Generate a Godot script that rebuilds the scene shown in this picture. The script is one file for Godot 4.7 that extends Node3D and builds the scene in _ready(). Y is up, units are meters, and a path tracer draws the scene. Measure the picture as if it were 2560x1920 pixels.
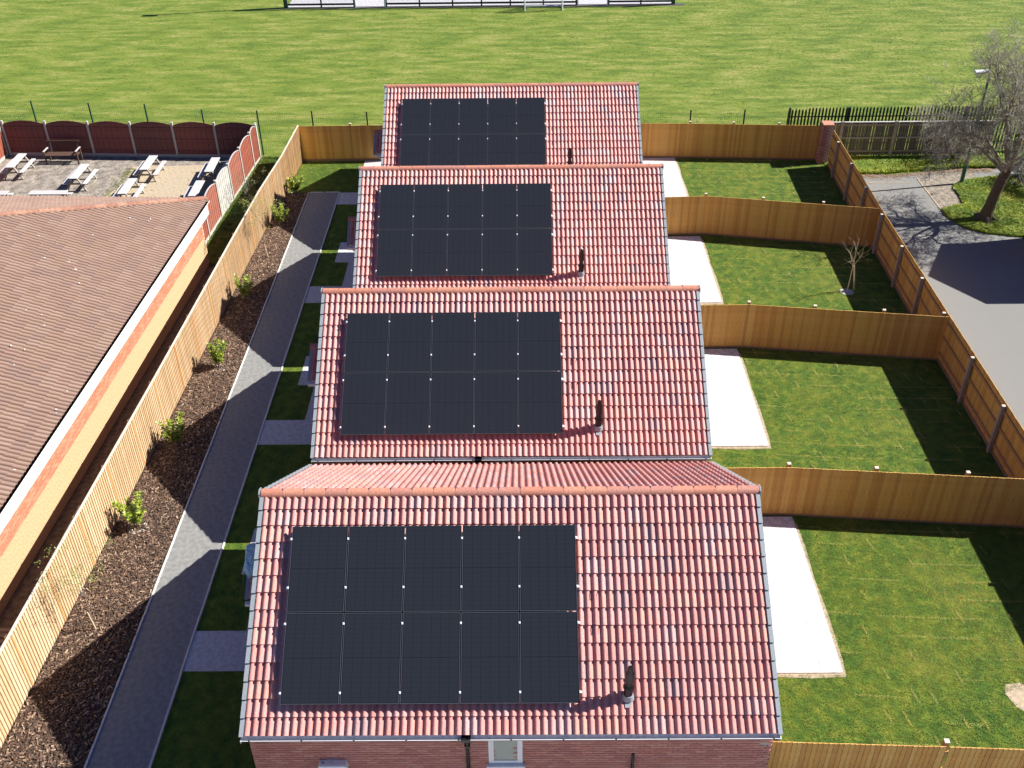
extends Node3D

# A row of four bungalows with solar arrays, seen from the air. Metres, y up, z towards the viewer.
const SPACING := 8.3405
const APEX := 5.09
const EAVE := 2.45
const HALF := 3.97
const WIDE := 5.175
const TOP_FENCE := 1.74

var pitch := atan2(APEX - EAVE, HALF)
var slope_len := Vector2(HALF, APEX - EAVE).length()
var rng := RandomNumberGenerator.new()
var taken := {}
var M := {}
var T := {}


# ---------------------------------------------------------------- mesh builder
class MB:
	var p := PackedVector3Array()
	var n := PackedVector3Array()
	var c := PackedColorArray()
	var col := Color(1, 1, 1)

	func tri(a: Vector3, b: Vector3, d: Vector3) -> void:  # counter-clockwise seen from outside
		var m := (b - a).cross(d - a).normalized()
		p.append(a); p.append(d); p.append(b)
		for i in 3:
			n.append(m); c.append(col)

	func quad(a: Vector3, b: Vector3, d: Vector3, e: Vector3) -> void:
		tri(a, b, d); tri(a, d, e)

	func quadn(a: Vector3, b: Vector3, d: Vector3, e: Vector3, na: Vector3, nb: Vector3, nd: Vector3, ne: Vector3) -> void:
		p.append(a); p.append(d); p.append(b); p.append(a); p.append(e); p.append(d)
		n.append(na); n.append(nd); n.append(nb); n.append(na); n.append(ne); n.append(nd)
		for i in 6:
			c.append(col)

	func box(t: Transform3D, s: Vector3) -> void:
		var h := s * 0.5
		var v: Array[Vector3] = []
		for i in 8:
			v.append(t * Vector3(h.x if i & 1 else -h.x, h.y if i & 2 else -h.y, h.z if i & 4 else -h.z))
		quad(v[4], v[5], v[7], v[6]); quad(v[1], v[0], v[2], v[3])
		quad(v[5], v[1], v[3], v[7]); quad(v[0], v[4], v[6], v[2])
		quad(v[6], v[7], v[3], v[2]); quad(v[0], v[1], v[5], v[4])

	func bx(x0: float, x1: float, y0: float, y1: float, z0: float, z1: float) -> void:
		box(Transform3D(Basis(), Vector3((x0 + x1) / 2, (y0 + y1) / 2, (z0 + z1) / 2)), Vector3(absf(x1 - x0), absf(y1 - y0), absf(z1 - z0)))

	func cham(t: Transform3D, s: Vector3, e: float) -> void:  # box whose top and vertical edges are cut off
		var h := s * 0.5
		var lo: Array[Vector3] = []; var mi: Array[Vector3] = []; var hi: Array[Vector3] = []
		for q in [Vector2(-1, -1), Vector2(1, -1), Vector2(1, 1), Vector2(-1, 1)]:
			lo.append(t * Vector3(q.x * h.x, -h.y, q.y * h.z))
			mi.append(t * Vector3(q.x * h.x, h.y - e, q.y * h.z))
			hi.append(t * Vector3(q.x * (h.x - e), h.y, q.y * (h.z - e)))
		for i in 4:
			var j := (i + 1) % 4
			quad(lo[j], lo[i], mi[i], mi[j]); quad(mi[j], mi[i], hi[i], hi[j])
		quad(hi[3], hi[2], hi[1], hi[0]); quad(lo[0], lo[1], lo[2], lo[3])

	func bar(a: Vector3, b: Vector3, w: float, h: float, up := Vector3.UP) -> void:
		var z := (b - a).normalized()
		var x := up.cross(z)
		if x.length() < 0.01:
			x = Vector3.RIGHT.cross(z)
		x = x.normalized()
		box(Transform3D(Basis(x, z.cross(x), z), (a + b) / 2), Vector3(w, h, (b - a).length()))

	func tube(pts: Array, r: Array, sides := 6, cap := true) -> void:
		var rings: Array = []
		var x := Vector3.ZERO
		for i in pts.size():
			var d: Vector3 = (pts[mini(i + 1, pts.size() - 1)] - pts[maxi(i - 1, 0)]).normalized()
			if x == Vector3.ZERO:
				x = (Vector3.RIGHT if absf(d.x) < 0.8 else Vector3.FORWARD)
			x = (x - d * x.dot(d)).normalized()
			var y := d.cross(x)
			var ring: Array = []
			for k in sides:
				var a := TAU * k / sides
				ring.append(x * cos(a) + y * sin(a))
			rings.append(ring)
		for i in pts.size() - 1:
			for k in sides:
				var j := (k + 1) % sides
				var a: Vector3 = rings[i][k]; var b: Vector3 = rings[i][j]; var d: Vector3 = rings[i + 1][j]; var e: Vector3 = rings[i + 1][k]
				quadn(pts[i] + a * r[i], pts[i] + b * r[i], pts[i + 1] + d * r[i + 1], pts[i + 1] + e * r[i + 1], a, b, d, e)
		if cap:
			var z := pts.size() - 1
			for k in sides:
				var j := (k + 1) % sides
				tri(pts[z], pts[z] + rings[z][k] * r[z], pts[z] + rings[z][j] * r[z])
				tri(pts[0], pts[0] + rings[0][j] * r[0], pts[0] + rings[0][k] * r[0])

	func add(o: MB, t: Transform3D) -> void:
		for v in o.p:
			p.append(t * v)
		for v in o.n:
			n.append((t.basis * v).normalized())
		for i in o.p.size():
			c.append(col * o.c[i])

	func prism(poly: PackedVector2Array, y0: float, y1: float) -> void:  # outline in x,z
		var q := poly.duplicate()
		if Geometry2D.is_polygon_clockwise(q):
			q.reverse()
		var t := Geometry2D.triangulate_polygon(q)
		for i in range(0, t.size(), 3):
			var a := q[t[i]]; var b := q[t[i + 1]]; var d := q[t[i + 2]]
			if (b - a).cross(d - a) > 0:
				var s := b; b = d; d = s
			tri(Vector3(a.x, y1, a.y), Vector3(b.x, y1, b.y), Vector3(d.x, y1, d.y))
		for i in q.size():
			var a := q[i]; var b := q[(i + 1) % q.size()]
			var e0 := Vector3(a.x, y0, a.y); var e1 := Vector3(b.x, y0, b.y)
			var mid := Vector3((a.x + b.x) / 2, 0, (a.y + b.y) / 2)
			var nn := (e1 - e0).cross(Vector3.UP)
			if Geometry2D.is_point_in_polygon(Vector2(mid.x, mid.z) + Vector2(nn.x, nn.z).normalized() * 0.01, q):
				quad(e1, e0, e0 + Vector3.UP * (y1 - y0), e1 + Vector3.UP * (y1 - y0))
			else:
				quad(e0, e1, e1 + Vector3.UP * (y1 - y0), e0 + Vector3.UP * (y1 - y0))

	func mesh(m: Material) -> ArrayMesh:
		var a := []
		a.resize(Mesh.ARRAY_MAX)
		a[Mesh.ARRAY_VERTEX] = p
		a[Mesh.ARRAY_NORMAL] = n
		a[Mesh.ARRAY_COLOR] = c
		var r := ArrayMesh.new()
		r.add_surface_from_arrays(Mesh.PRIMITIVE_TRIANGLES, a)
		r.surface_set_material(0, m)
		return r


# ---------------------------------------------------------------- scene helpers
func numbered(called: String) -> String:
	if not taken.has(called):
		taken[called] = 0
		return called
	taken[called] += 1
	return "%s_%03d" % [called, taken[called]]


func tag(o: Node, label: String, category: String, group := "", kind := "") -> Node:
	if label: o.set_meta("label", label)
	if category: o.set_meta("category", category)
	if group: o.set_meta("group", group)
	if kind: o.set_meta("kind", kind)
	return o


func thing(called: String, label: String, category: String, at := Vector3.ZERO, turn := 0.0, group := "") -> Node3D:
	var o := Node3D.new()
	o.name = numbered(called)
	add_child(o)
	o.position = at
	o.rotation.y = turn
	tag(o, label, category, group)
	return o


func put(called: String, mesh: Mesh, parent: Node, t := Transform3D(), mat: Material = null) -> MeshInstance3D:
	var o := MeshInstance3D.new()
	o.name = called if parent != self else numbered(called)
	o.mesh = mesh
	o.transform = t
	if mat: o.material_override = mat
	parent.add_child(o, true)
	return o


func part(called: String, b: MB, mat: Material, parent: Node) -> MeshInstance3D:
	return put(called, b.mesh(mat), parent)


func structure(called: String, b: MB, mat: Material) -> MeshInstance3D:
	var o := part(called, b, mat, self)
	o.set_meta("kind", "structure")
	return o


func stuff(o: Node) -> void:
	o.set_meta("kind", "stuff")


func at(x: float, y: float, z: float) -> Transform3D:
	return Transform3D(Basis(), Vector3(x, y, z))


func many(called: String, mesh: Mesh, list: Array, parent: Node, colored := true) -> MultiMeshInstance3D:
	# list of flat PackedFloat32Array rows: 12 of transform, 4 of colour
	var mm := MultiMesh.new()
	mm.transform_format = MultiMesh.TRANSFORM_3D
	mm.use_colors = colored
	mm.mesh = mesh
	var buf: PackedFloat32Array = list[0]
	mm.instance_count = buf.size() / 16
	mm.buffer = buf
	var o := MultiMeshInstance3D.new()
	o.name = called if parent != self else numbered(called)
	o.multimesh = mm
	parent.add_child(o, true)
	stuff(o)
	return o


func row(buf: PackedFloat32Array, b: Basis, o: Vector3, c: Color) -> void:
	buf.append(b.x.x); buf.append(b.y.x); buf.append(b.z.x); buf.append(o.x)
	buf.append(b.x.y); buf.append(b.y.y); buf.append(b.z.y); buf.append(o.y)
	buf.append(b.x.z); buf.append(b.y.z); buf.append(b.z.z); buf.append(o.z)
	buf.append(c.r); buf.append(c.g); buf.append(c.b); buf.append(1.0)


# ---------------------------------------------------------------- textures and materials
func noise(freq: float, oct := 4, s := 1) -> FastNoiseLite:
	var f := FastNoiseLite.new()
	f.noise_type = FastNoiseLite.TYPE_SIMPLEX_SMOOTH
	f.frequency = freq
	f.fractal_octaves = oct
	f.seed = s
	return f


func grey_texture(size: int, layers: Array, lo: float, hi: float) -> ImageTexture:
	# layers: [frequency, octaves, weight]; values are spread between lo and hi (sRGB)
	var sum := PackedFloat32Array()
	sum.resize(size * size)
	var total := 0.0
	var k := 3
	for l in layers:
		k += 7
		var im: Image = noise(l[0], l[1], k).get_seamless_image(size, size, false, false, 0.15)
		var d := im.get_data()
		for i in size * size:
			sum[i] += d[i] * l[2]
		total += l[2] * 255.0
	var out := PackedByteArray()
	out.resize(size * size)
	var mean := 0.0
	for i in size * size:
		out[i] = int(clampf(lerpf(lo, hi, clampf((sum[i] / total - 0.5) * 1.5 + 0.5, 0, 1)), 0, 1) * 255)
	for i in range(0, size * size, 17):
		mean += Color8(out[i], 0, 0).srgb_to_linear().r
	var tx := ImageTexture.create_from_image(Image.create_from_data(size, size, false, Image.FORMAT_L8, out))
	T.mean[tx] = mean / ceilf(size * size / 17.0)
	return tx


func ramp_texture(size: int, layers: Array, g: Array) -> ImageTexture:
	# g: list of linear colours from low to high
	var sum := PackedFloat32Array()
	sum.resize(size * size)
	var total := 0.0
	var k := 40
	for l in layers:
		k += 5
		var im: Image = noise(l[0], l[1], k).get_seamless_image(size, size, false, false, 0.15)
		var d := im.get_data()
		for i in size * size:
			sum[i] += d[i] * l[2]
		total += l[2] * 255.0
	var lut := PackedByteArray()
	for i in 256:
		var f := i / 255.0 * (g.size() - 1)
		var a := mini(int(f), g.size() - 2)
		var cc: Color = (g[a] as Color).lerp(g[a + 1], f - a).linear_to_srgb()
		lut.append(int(cc.r * 255)); lut.append(int(cc.g * 255)); lut.append(int(cc.b * 255))
	var out := PackedByteArray()
	out.resize(size * size * 3)
	for i in size * size:
		var v := int(clampf((sum[i] / total - 0.5) * 1.7 + 0.5, 0, 1) * 255)
		out[i * 3] = lut[v * 3]; out[i * 3 + 1] = lut[v * 3 + 1]; out[i * 3 + 2] = lut[v * 3 + 2]
	return ImageTexture.create_from_image(Image.create_from_data(size, size, false, Image.FORMAT_RGB8, out))


func mat(c: Color, rough := 0.8, tex: Texture2D = null, scale := Vector3.ONE, metal := 0.0, spec := 0.5) -> StandardMaterial3D:
	var m := StandardMaterial3D.new()
	m.albedo_color = c.linear_to_srgb()
	m.roughness = rough
	m.metallic = metal
	m.metallic_specular = spec
	if tex:
		var k: float = T.mean.get(tex, 1.0)  # the texture only varies the colour; its average stays as given
		m.albedo_color = Color(minf(c.r / k, 1.0), minf(c.g / k, 1.0), minf(c.b / k, 1.0)).linear_to_srgb()
		m.albedo_texture = tex
		m.uv1_triplanar = true
		m.uv1_world_triplanar = true
		m.uv1_scale = scale
	return m


func vcol(m: StandardMaterial3D) -> StandardMaterial3D:
	m.vertex_color_use_as_albedo = true
	return m


func make_materials() -> void:
	T.mean = {}
	T.fine = grey_texture(512, [[0.12, 3, 1.0], [0.015, 3, 0.7]], 0.72, 1.0)
	T.blotch = grey_texture(512, [[0.02, 4, 1.0], [0.2, 2, 0.35]], 0.7, 1.0)
	T.speck = grey_texture(512, [[0.35, 2, 1.0], [0.05, 3, 0.3]], 0.62, 1.0)
	T.grain = grey_texture(512, [[0.06, 4, 1.0], [0.012, 2, 0.7], [0.2, 2, 0.4]], 0.66, 1.0)
	T.old = grey_texture(512, [[0.05, 5, 1.0], [0.01, 3, 1.0]], 0.5, 1.0)
	T.field = ramp_texture(1024, [[0.012, 5, 1.0], [0.07, 3, 0.45]], [Color(0.07, 0.12, 0.006), Color(0.10, 0.155, 0.010), Color(0.14, 0.19, 0.016), Color(0.19, 0.22, 0.035), Color(0.27, 0.255, 0.075)])
	T.lawn = ramp_texture(1024, [[0.012, 4, 1.0], [0.08, 3, 0.6]], [Color(0.03, 0.08, 0.003), Color(0.06, 0.12, 0.005), Color(0.11, 0.155, 0.007), Color(0.18, 0.19, 0.02)])

	var tones := [Color(0.55, 0.235, 0.205), Color(0.57, 0.245, 0.21), Color(0.53, 0.235, 0.21), Color(0.58, 0.265, 0.215), Color(0.55, 0.265, 0.24), Color(0.51, 0.21, 0.185), Color(0.50, 0.285, 0.27), Color(0.38, 0.225, 0.22)]
	M.tile = []
	for c in tones:
		M.tile.append(vcol(mat(c, 0.58, T.blotch, Vector3(2.3, 2.3, 2.3))))
	M.tiles = vcol(mat(Color(1, 1, 1), 0.58, T.blotch, Vector3(2.3, 2.3, 2.3)))
	M.tone = tones
	M.ridge = [mat(Color(0.50, 0.20, 0.13), 0.55, T.blotch, Vector3(2, 2, 2)), mat(Color(0.46, 0.20, 0.15), 0.55, T.blotch, Vector3(2, 2, 2)), mat(Color(0.53, 0.23, 0.15), 0.55, T.blotch, Vector3(2, 2, 2))]
	M.verge = mat(Color(0.27, 0.30, 0.32), 0.45, T.fine, Vector3(3, 3, 3))
	M.steel = mat(Color(0.75, 0.76, 0.78), 0.22, null, Vector3.ONE, 1.0)
	M.alu = mat(Color(0.80, 0.81, 0.83), 0.35)
	M.frame = mat(Color(0.085, 0.09, 0.10), 0.32, null, Vector3.ONE, 0.3)
	M.backing = mat(Color(0.012, 0.013, 0.016), 0.13)
	M.cell = mat(Color(0.020, 0.0215, 0.025), 0.13)
	M.black = mat(Color(0.006, 0.006, 0.007), 0.38)
	M.white = mat(Color(0.80, 0.81, 0.82), 0.35)
	M.offwhite = mat(Color(0.62, 0.64, 0.66), 0.5, T.fine, Vector3(2, 2, 2))
	M.glass = mat(Color(0.045, 0.05, 0.04), 0.06)
	M.mortar = mat(Color(0.48, 0.41, 0.36), 0.95, T.fine, Vector3(3, 3, 3))
	M.brick = []
	for c in [Color(0.46, 0.19, 0.145), Color(0.50, 0.21, 0.16), Color(0.42, 0.17, 0.14), Color(0.53, 0.25, 0.195), Color(0.47, 0.205, 0.17)]:
		M.brick.append(mat(c, 0.85, T.speck, Vector3(4, 4, 4)))
	M.bricks = vcol(mat(Color(1, 1, 1), 0.85, T.speck, Vector3(4, 4, 4)))
	M.lead = mat(Color(0.33, 0.35, 0.38), 0.4, T.fine, Vector3(3, 3, 3))
	# timber: golden new boards, paler weathered side, posts
	var grain_y := Vector3(7, 0.55, 7)
	M.gold = []
	for c in [Color(0.62, 0.35, 0.085), Color(0.57, 0.31, 0.075), Color(0.66, 0.385, 0.105), Color(0.52, 0.275, 0.068), Color(0.62, 0.37, 0.10)]:
		M.gold.append(mat(c, 0.8, T.grain, grain_y))
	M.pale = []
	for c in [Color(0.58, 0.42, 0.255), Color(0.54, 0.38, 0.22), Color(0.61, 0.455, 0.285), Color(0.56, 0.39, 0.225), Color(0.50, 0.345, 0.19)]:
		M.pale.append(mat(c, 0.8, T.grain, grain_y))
	M.timbers = vcol(mat(Color(1, 1, 1), 0.8, T.grain, grain_y))
	M.post = mat(Color(0.40, 0.22, 0.09), 0.8, T.grain, grain_y)
	M.post_dark = mat(Color(0.25, 0.17, 0.11), 0.85, T.grain, grain_y)
	M.post_grey = mat(Color(0.33, 0.29, 0.25), 0.9, T.speck, Vector3(2, 2, 2))
	M.orange = mat(Color(0.50, 0.235, 0.07), 0.75, T.grain, grain_y)
	M.cap = mat(Color(0.62, 0.53, 0.42), 0.75, T.grain, Vector3(5, 5, 0.6))
	M.red = []
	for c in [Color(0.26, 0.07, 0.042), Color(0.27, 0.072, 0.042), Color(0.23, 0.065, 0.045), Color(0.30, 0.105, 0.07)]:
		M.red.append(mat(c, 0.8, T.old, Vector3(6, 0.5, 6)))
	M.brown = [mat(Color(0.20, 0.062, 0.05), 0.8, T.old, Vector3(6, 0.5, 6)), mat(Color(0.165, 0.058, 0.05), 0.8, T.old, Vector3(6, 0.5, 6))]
	M.silver = mat(Color(0.44, 0.43, 0.39), 0.85, T.old, Vector3(6, 0.5, 6))
	M.conc = mat(Color(0.42, 0.40, 0.36), 0.9, T.speck, Vector3(2, 2, 2))
	M.weather = mat(Color(0.50, 0.47, 0.46), 0.8, T.grain, Vector3(7, 7, 0.6))
	M.weather_x = mat(Color(0.46, 0.44, 0.43), 0.8, T.grain, Vector3(0.6, 7, 7))
	M.bench = mat(Color(0.10, 0.052, 0.036), 0.75, T.grain, Vector3(0.6, 7, 7))
	M.greywood = mat(Color(0.27, 0.25, 0.22), 0.9, T.old, grain_y)
	M.green_metal = mat(Color(0.010, 0.085, 0.06), 0.4)
	M.dark_metal = mat(Color(0.010, 0.022, 0.018), 0.45)
	# ground
	M.soil = mat(Color(0.16, 0.11, 0.075), 0.95, T.old, Vector3(0.8, 0.8, 0.8))
	M.lawn = mat(Color(1, 1, 1), 0.95, T.lawn, Vector3(0.16, 0.16, 0.16))
	M.field = mat(Color(1, 1, 1), 0.95, T.field, Vector3(0.022, 0.1, 0.085))
	M.tarmac = mat(Color(0.195, 0.193, 0.183), 0.92, T.speck, Vector3(0.9, 0.9, 0.9))
	M.path = mat(Color(0.215, 0.215, 0.205), 0.92, T.fine, Vector3(0.7, 0.7, 0.7))
	M.kerb = mat(Color(0.58, 0.57, 0.53), 0.9, T.speck, Vector3(2, 2, 2))
	M.paving = mat(Color(0.48, 0.475, 0.46), 0.9, T.fine, Vector3(0.8, 0.8, 0.8))
	M.slab = []
	for c in [Color(0.57, 0.555, 0.54), Color(0.54, 0.525, 0.51), Color(0.59, 0.575, 0.56), Color(0.52, 0.505, 0.495)]:
		M.slab.append(mat(c, 0.75, T.fine, Vector3(0.6, 0.6, 0.6)))
	M.bark = mat(Color(0.055, 0.033, 0.022), 0.95, T.old, Vector3(3, 3, 3))
	M.chip = vcol(mat(Color(1, 1, 1), 0.85))
	M.blade = vcol(mat(Color(1, 1, 1), 0.7))
	M.sand = mat(Color(0.40, 0.32, 0.22), 0.95, T.fine, Vector3(0.8, 0.8, 0.8))
	M.yard = mat(Color(0.24, 0.205, 0.17), 0.95, T.old, Vector3(0.35, 0.35, 0.35))
	M.court = mat(Color(0.42, 0.41, 0.43), 0.9, T.fine, Vector3(0.5, 0.5, 0.5))
	M.alley = mat(Color(0.13, 0.085, 0.06), 0.95, T.old, Vector3(0.9, 0.9, 0.9))
	M.cream = mat(Color(0.49, 0.335, 0.185), 0.9, T.fine, Vector3(1.5, 1.5, 1.5))
	M.redband = mat(Color(0.52, 0.22, 0.12), 0.9, T.fine, Vector3(1.5, 6, 1.5))
	M.twig = mat(Color(0.22, 0.195, 0.16), 0.9, T.speck, Vector3(5, 5, 5))
	M.trunk = mat(Color(0.10, 0.08, 0.06), 0.95, T.old, Vector3(5, 1.4, 5))
	M.twigs = vcol(mat(Color(1, 1, 1), 0.9))
	M.leaf = vcol(mat(Color(1, 1, 1), 0.38))
	M.cane = mat(Color(0.62, 0.48, 0.32), 0.7)
	M.cloth = mat(Color(0.42, 0.68, 0.90), 0.6, T.fine, Vector3(3, 3, 3))


# ---------------------------------------------------------------- ready
func _ready() -> void:
	rng.seed = 20240411
	var cam := Camera3D.new()
	cam.name = "camera"
	cam.position = Vector3(0.2119, 19.0802, 15.894)
	cam.rotation = Vector3(-0.616264, 0.008248, -0.012192)
	cam.fov = rad_to_deg(2.0 * atan(960.0 / 2532.13))
	cam.near = 0.1
	cam.far = 1000.0
	add_child(cam)
	cam.current = true

	var sky := ProceduralSkyMaterial.new()
	sky.sky_top_color = Color(0.24, 0.38, 0.64)
	sky.sky_horizon_color = Color(0.58, 0.65, 0.74)
	sky.ground_bottom_color = Color(0.20, 0.22, 0.14)
	sky.ground_horizon_color = Color(0.50, 0.56, 0.60)
	sky.sky_curve = 0.12
	sky.sun_angle_max = 2.0
	var env := Environment.new()
	env.background_mode = Environment.BG_SKY
	env.sky = Sky.new()
	env.sky.sky_material = sky
	env.background_energy_multiplier = 0.43
	env.tonemap_mode = Environment.TONE_MAPPER_LINEAR
	env.tonemap_exposure = 2.02
	env.sdfgi_enabled = true
	env.ssao_enabled = true
	env.ssil_enabled = true
	var we := WorldEnvironment.new()
	we.name = "environment"
	we.environment = env
	add_child(we)

	var sun := DirectionalLight3D.new()
	sun.name = "sun"
	sun.light_energy = 1.6
	sun.light_color = Color(1.0, 0.985, 0.955)
	sun.light_angular_distance = 0.5
	sun.shadow_enabled = true
	sun.basis = Basis.looking_at(Vector3(-1.15, -1.0, 0.21))
	add_child(sun)

	make_materials()
	build_ground()
	build_bungalows()
	build_hall()
	build_fences()
	build_yard()
	build_field_things()
	build_street()
	build_garden_plants()
	build_grass()


# ---------------------------------------------------------------- ground
func fence_line(k: int) -> Array:  # the cross fences, k = 0 nearest
	var z := -4.69 - SPACING * (k - 1)
	if k == 0: return [Vector2(5.16, 3.66), Vector2(8.6, 3.80), Vector2(14.05, 4.06)]
	if k == 1: return [Vector2(5.16, z), Vector2(7.4, -4.69), Vector2(14.05, -4.10)]
	if k == 2: return [Vector2(5.16, z), Vector2(7.93, -13.05), Vector2(14.16, -12.18)]
	if k == 3: return [Vector2(5.16, z), Vector2(7.81, -21.5), Vector2(14.3, -20.23)]
	return [Vector2(5.16, -29.52), Vector2(8.3, -29.40), Vector2(14.2, -29.0)]


var east := [Vector2(14.1, 5.6), Vector2(14.12, -6.2), Vector2(14.2, -12.2), Vector2(14.34, -20.25), Vector2(14.6, -28.3)]
var west := [Vector2(-9.97, -29.45), Vector2(-10.06, -25.9), Vector2(-10.3, -22.4), Vector2(-10.43, -18.6), Vector2(-10.55, -14.6), Vector2(-10.72, -9.0), Vector2(-10.93, -3.0), Vector2(-11.2, 5.2)]


func sheet(called: String, poly: Array, y0: float, y1: float, m: Material, parent: Node = self) -> MeshInstance3D:
	var b := MB.new()
	b.prism(PackedVector2Array(poly), y0, y1)
	var o := part(called, b, m, parent)
	if parent == self: o.set_meta("kind", "structure")
	return o


func rect(x0: float, x1: float, z0: float, z1: float) -> Array:
	return [Vector2(x0, z0), Vector2(x1, z0), Vector2(x1, z1), Vector2(x0, z1)]


func garden(i: int) -> Array:
	var far := fence_line(i + 1)
	var near := fence_line(i)
	var p := [far[0], far[1], far[2]]
	if i == 3: p = [far[0], far[1], Vector2(14.55, -28.95)]
	near.reverse()
	return p + near


func build_ground() -> void:
	sheet("ground", rect(-130, 130, -190, 70), -0.4, -0.035, M.soil)
	sheet("field", rect(-130, 130, -190, -29.95), -0.2, 0.0, M.field)
	# path with edging
	var path := sheet("path", rect(-9.07, -7.73, -25.9, 6.0), -0.1, 0.012, M.path)
	var e := MB.new()
	e.cham(Transform3D(), Vector3(0.05, 0.14, 0.906), 0.008)
	var em := e.mesh(M.kerb)
	for k in 35:
		var z := -25.44 + k * 0.914
		put("edging_kerb", em, path, at(-9.096 + rng.randf_range(-0.004, 0.004), -0.03 + rng.randf_range(-0.004, 0.004), z))
		put("edging_kerb", em, path, at(-7.704 + rng.randf_range(-0.004, 0.004), -0.03 + rng.randf_range(-0.004, 0.004), z))
	for x in [-8.74, -8.06]:
		put("edging_kerb", em, path, Transform3D(Basis(Vector3.UP, PI / 2).scaled(Vector3(0.68, 1, 1)), Vector3(x, -0.032, -25.926)))
	# bed of bark along the fence
	var bed := []
	for q in west:
		if q.y > -26.2: bed.append(Vector2(q.x, maxf(q.y, -25.9)))
	bed.append(Vector2(-9.121, 5.2)); bed.append(Vector2(-9.121, -25.9))
	sheet("planting_bed", bed, -0.1, 0.006, M.bark)
	sheet("forecourt", rect(-7.0, 14.0, 4.6, 40.0), -0.1, -0.006, M.paving)
	# lawns
	sheet("lawn", rect(-7.679, -5.0, -25.95, 6.0), -0.1, 0.0, M.lawn)
	sheet("lawn", [Vector2(-9.95, -29.42), Vector2(-5.0, -29.45), Vector2(-5.0, -25.955), Vector2(-10.04, -25.955)], -0.1, 0.004, M.lawn)
	for i in 4:
		sheet("lawn", garden(i), -0.1, 0.03, M.lawn)
		# patio of pale stone
		var patio := Node3D.new()
		patio.name = numbered("patio")
		add_child(patio)
		patio.set_meta("kind", "structure")
		var zc := -SPACING * i
		var z0 := zc - 4.60
		if i == 3: z0 = zc - 4.36
		sheet("mortar_bed", rect(5.0, 7.63, z0, zc + 0.66), 0.0, 0.0585, M.slab[1], patio)
		var zz := z0 + 0.01
		while zz < zc + 0.4:
			var dz: float = [0.60, 0.60, 0.45, 0.75][rng.randi() % 4]
			if zc + 0.66 - zz < 1.0: dz = zc + 0.655 - zz
			var xx := 5.05
			while xx < 7.6:
				var dx: float = [0.60, 0.90, 0.60, 0.45][rng.randi() % 4]
				if 7.65 - xx < dx + 0.3: dx = 7.65 - xx
				var b := MB.new()
				b.cham(Transform3D(), Vector3(dx - 0.006, 0.03, dz - 0.006), 0.002)
				put("paving_slab", b.mesh(M.slab[rng.randi() % 4]), patio, at(xx + dx / 2, 0.048 + rng.randf_range(-0.001, 0.001), zz + dz / 2))
				xx += dx
			zz += dz
		# bare earth along the edge of the patio
		sheet("soil_margin", [Vector2(7.64, z0), Vector2(7.72, z0 + 0.3), Vector2(7.75, z0 + 1.2), Vector2(7.71, z0 + 2.3), Vector2(7.76, z0 + 3.4), Vector2(7.74, zc + 0.3), Vector2(7.70, zc + 0.76), Vector2(6.9, zc + 0.80), Vector2(6.0, zc + 0.75), Vector2(5.1, zc + 0.78), Vector2(5.1, z0)], 0.0, 0.036, M.sand)
		# concrete to the front door
		var dd: float = [0.1, 0.0, 0.0, -0.03][i]
		var g: float = zc + dd
		sheet("door_path", [Vector2(-7.679, g - 0.82), Vector2(-6.45, g - 0.82), Vector2(-6.45, g - 2.72), Vector2(-7.0, g - 2.72), Vector2(-7.0, g - 4.4), Vector2(-5.0, g - 4.4), Vector2(-5.0, g + 0.38), Vector2(-7.679, g + 0.38)], -0.05, 0.022, M.paving)
	# behind the west fence
	sheet("alley", [Vector2(-10.40, -19.8), Vector2(-12.9, -19.8), Vector2(-12.9, 6), Vector2(-11.2, 5.2), Vector2(-10.93, -3.0), Vector2(-10.72, -9.0), Vector2(-10.55, -14.6)], -0.1, -0.012, M.alley)
	sheet("grass_strip", [Vector2(-10.4, -19.81), Vector2(-12.55, -19.81), Vector2(-12.1, -29.94), Vector2(-9.98, -29.94)], -0.1, -0.008, M.lawn)
	sheet("yard", [Vector2(-12.15, -30.0), Vector2(-30, -30.75), Vector2(-34, -18), Vector2(-12.56, -18)], -0.1, 0.006, M.yard)
	sheet("sand_patch", [Vector2(-12.4, -29.0), Vector2(-14.5, -29.1), Vector2(-17.9, -29.0), Vector2(-17.75, -27.2), Vector2(-18.3, -25.0), Vector2(-18.2, -22.5), Vector2(-12.5, -22.5)], -0.05, 0.012, M.sand)
	# street side
	sheet("roadway", [Vector2(14.2, 20), Vector2(14.2, -12.2), Vector2(14.34, -20.25), Vector2(14.6, -27.2), Vector2(20.6, -27.8), Vector2(60, -28.5), Vector2(60, 20)], -0.1, -0.01, M.tarmac)
	sheet("footway", [Vector2(18.31, -26.9), Vector2(18.28, -23.7), Vector2(21.0, -23.7), Vector2(21.0, -27.6)], -0.1, -0.004, mat(Color(0.22, 0.185, 0.145), 0.95, T.old, Vector3(0.7, 0.7, 0.7)))
	var kb := MB.new()
	kb.bar(Vector3(18.30, -0.02, -26.9), Vector3(18.28, -0.02, -23.75), 0.055, 0.06)
	kb.bar(Vector3(16.0, -0.02, -26.50), Vector3(17.9, -0.02, -26.47), 0.05, 0.05)
	structure("path_edging", kb, M.sand)
	sheet("verge", [Vector2(14.5, -29.5), Vector2(14.5, -27.3), Vector2(16.06, -27.47), Vector2(17.29, -27.30), Vector2(18.72, -27.62), Vector2(20.7, -28.05), Vector2(23, -28.2), Vector2(40, -28.4), Vector2(40, -29.9), Vector2(15, -29.9)], -0.1, 0.02, M.lawn)
	sheet("grass_island", mound(), -0.1, 0.05, M.lawn)


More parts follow.
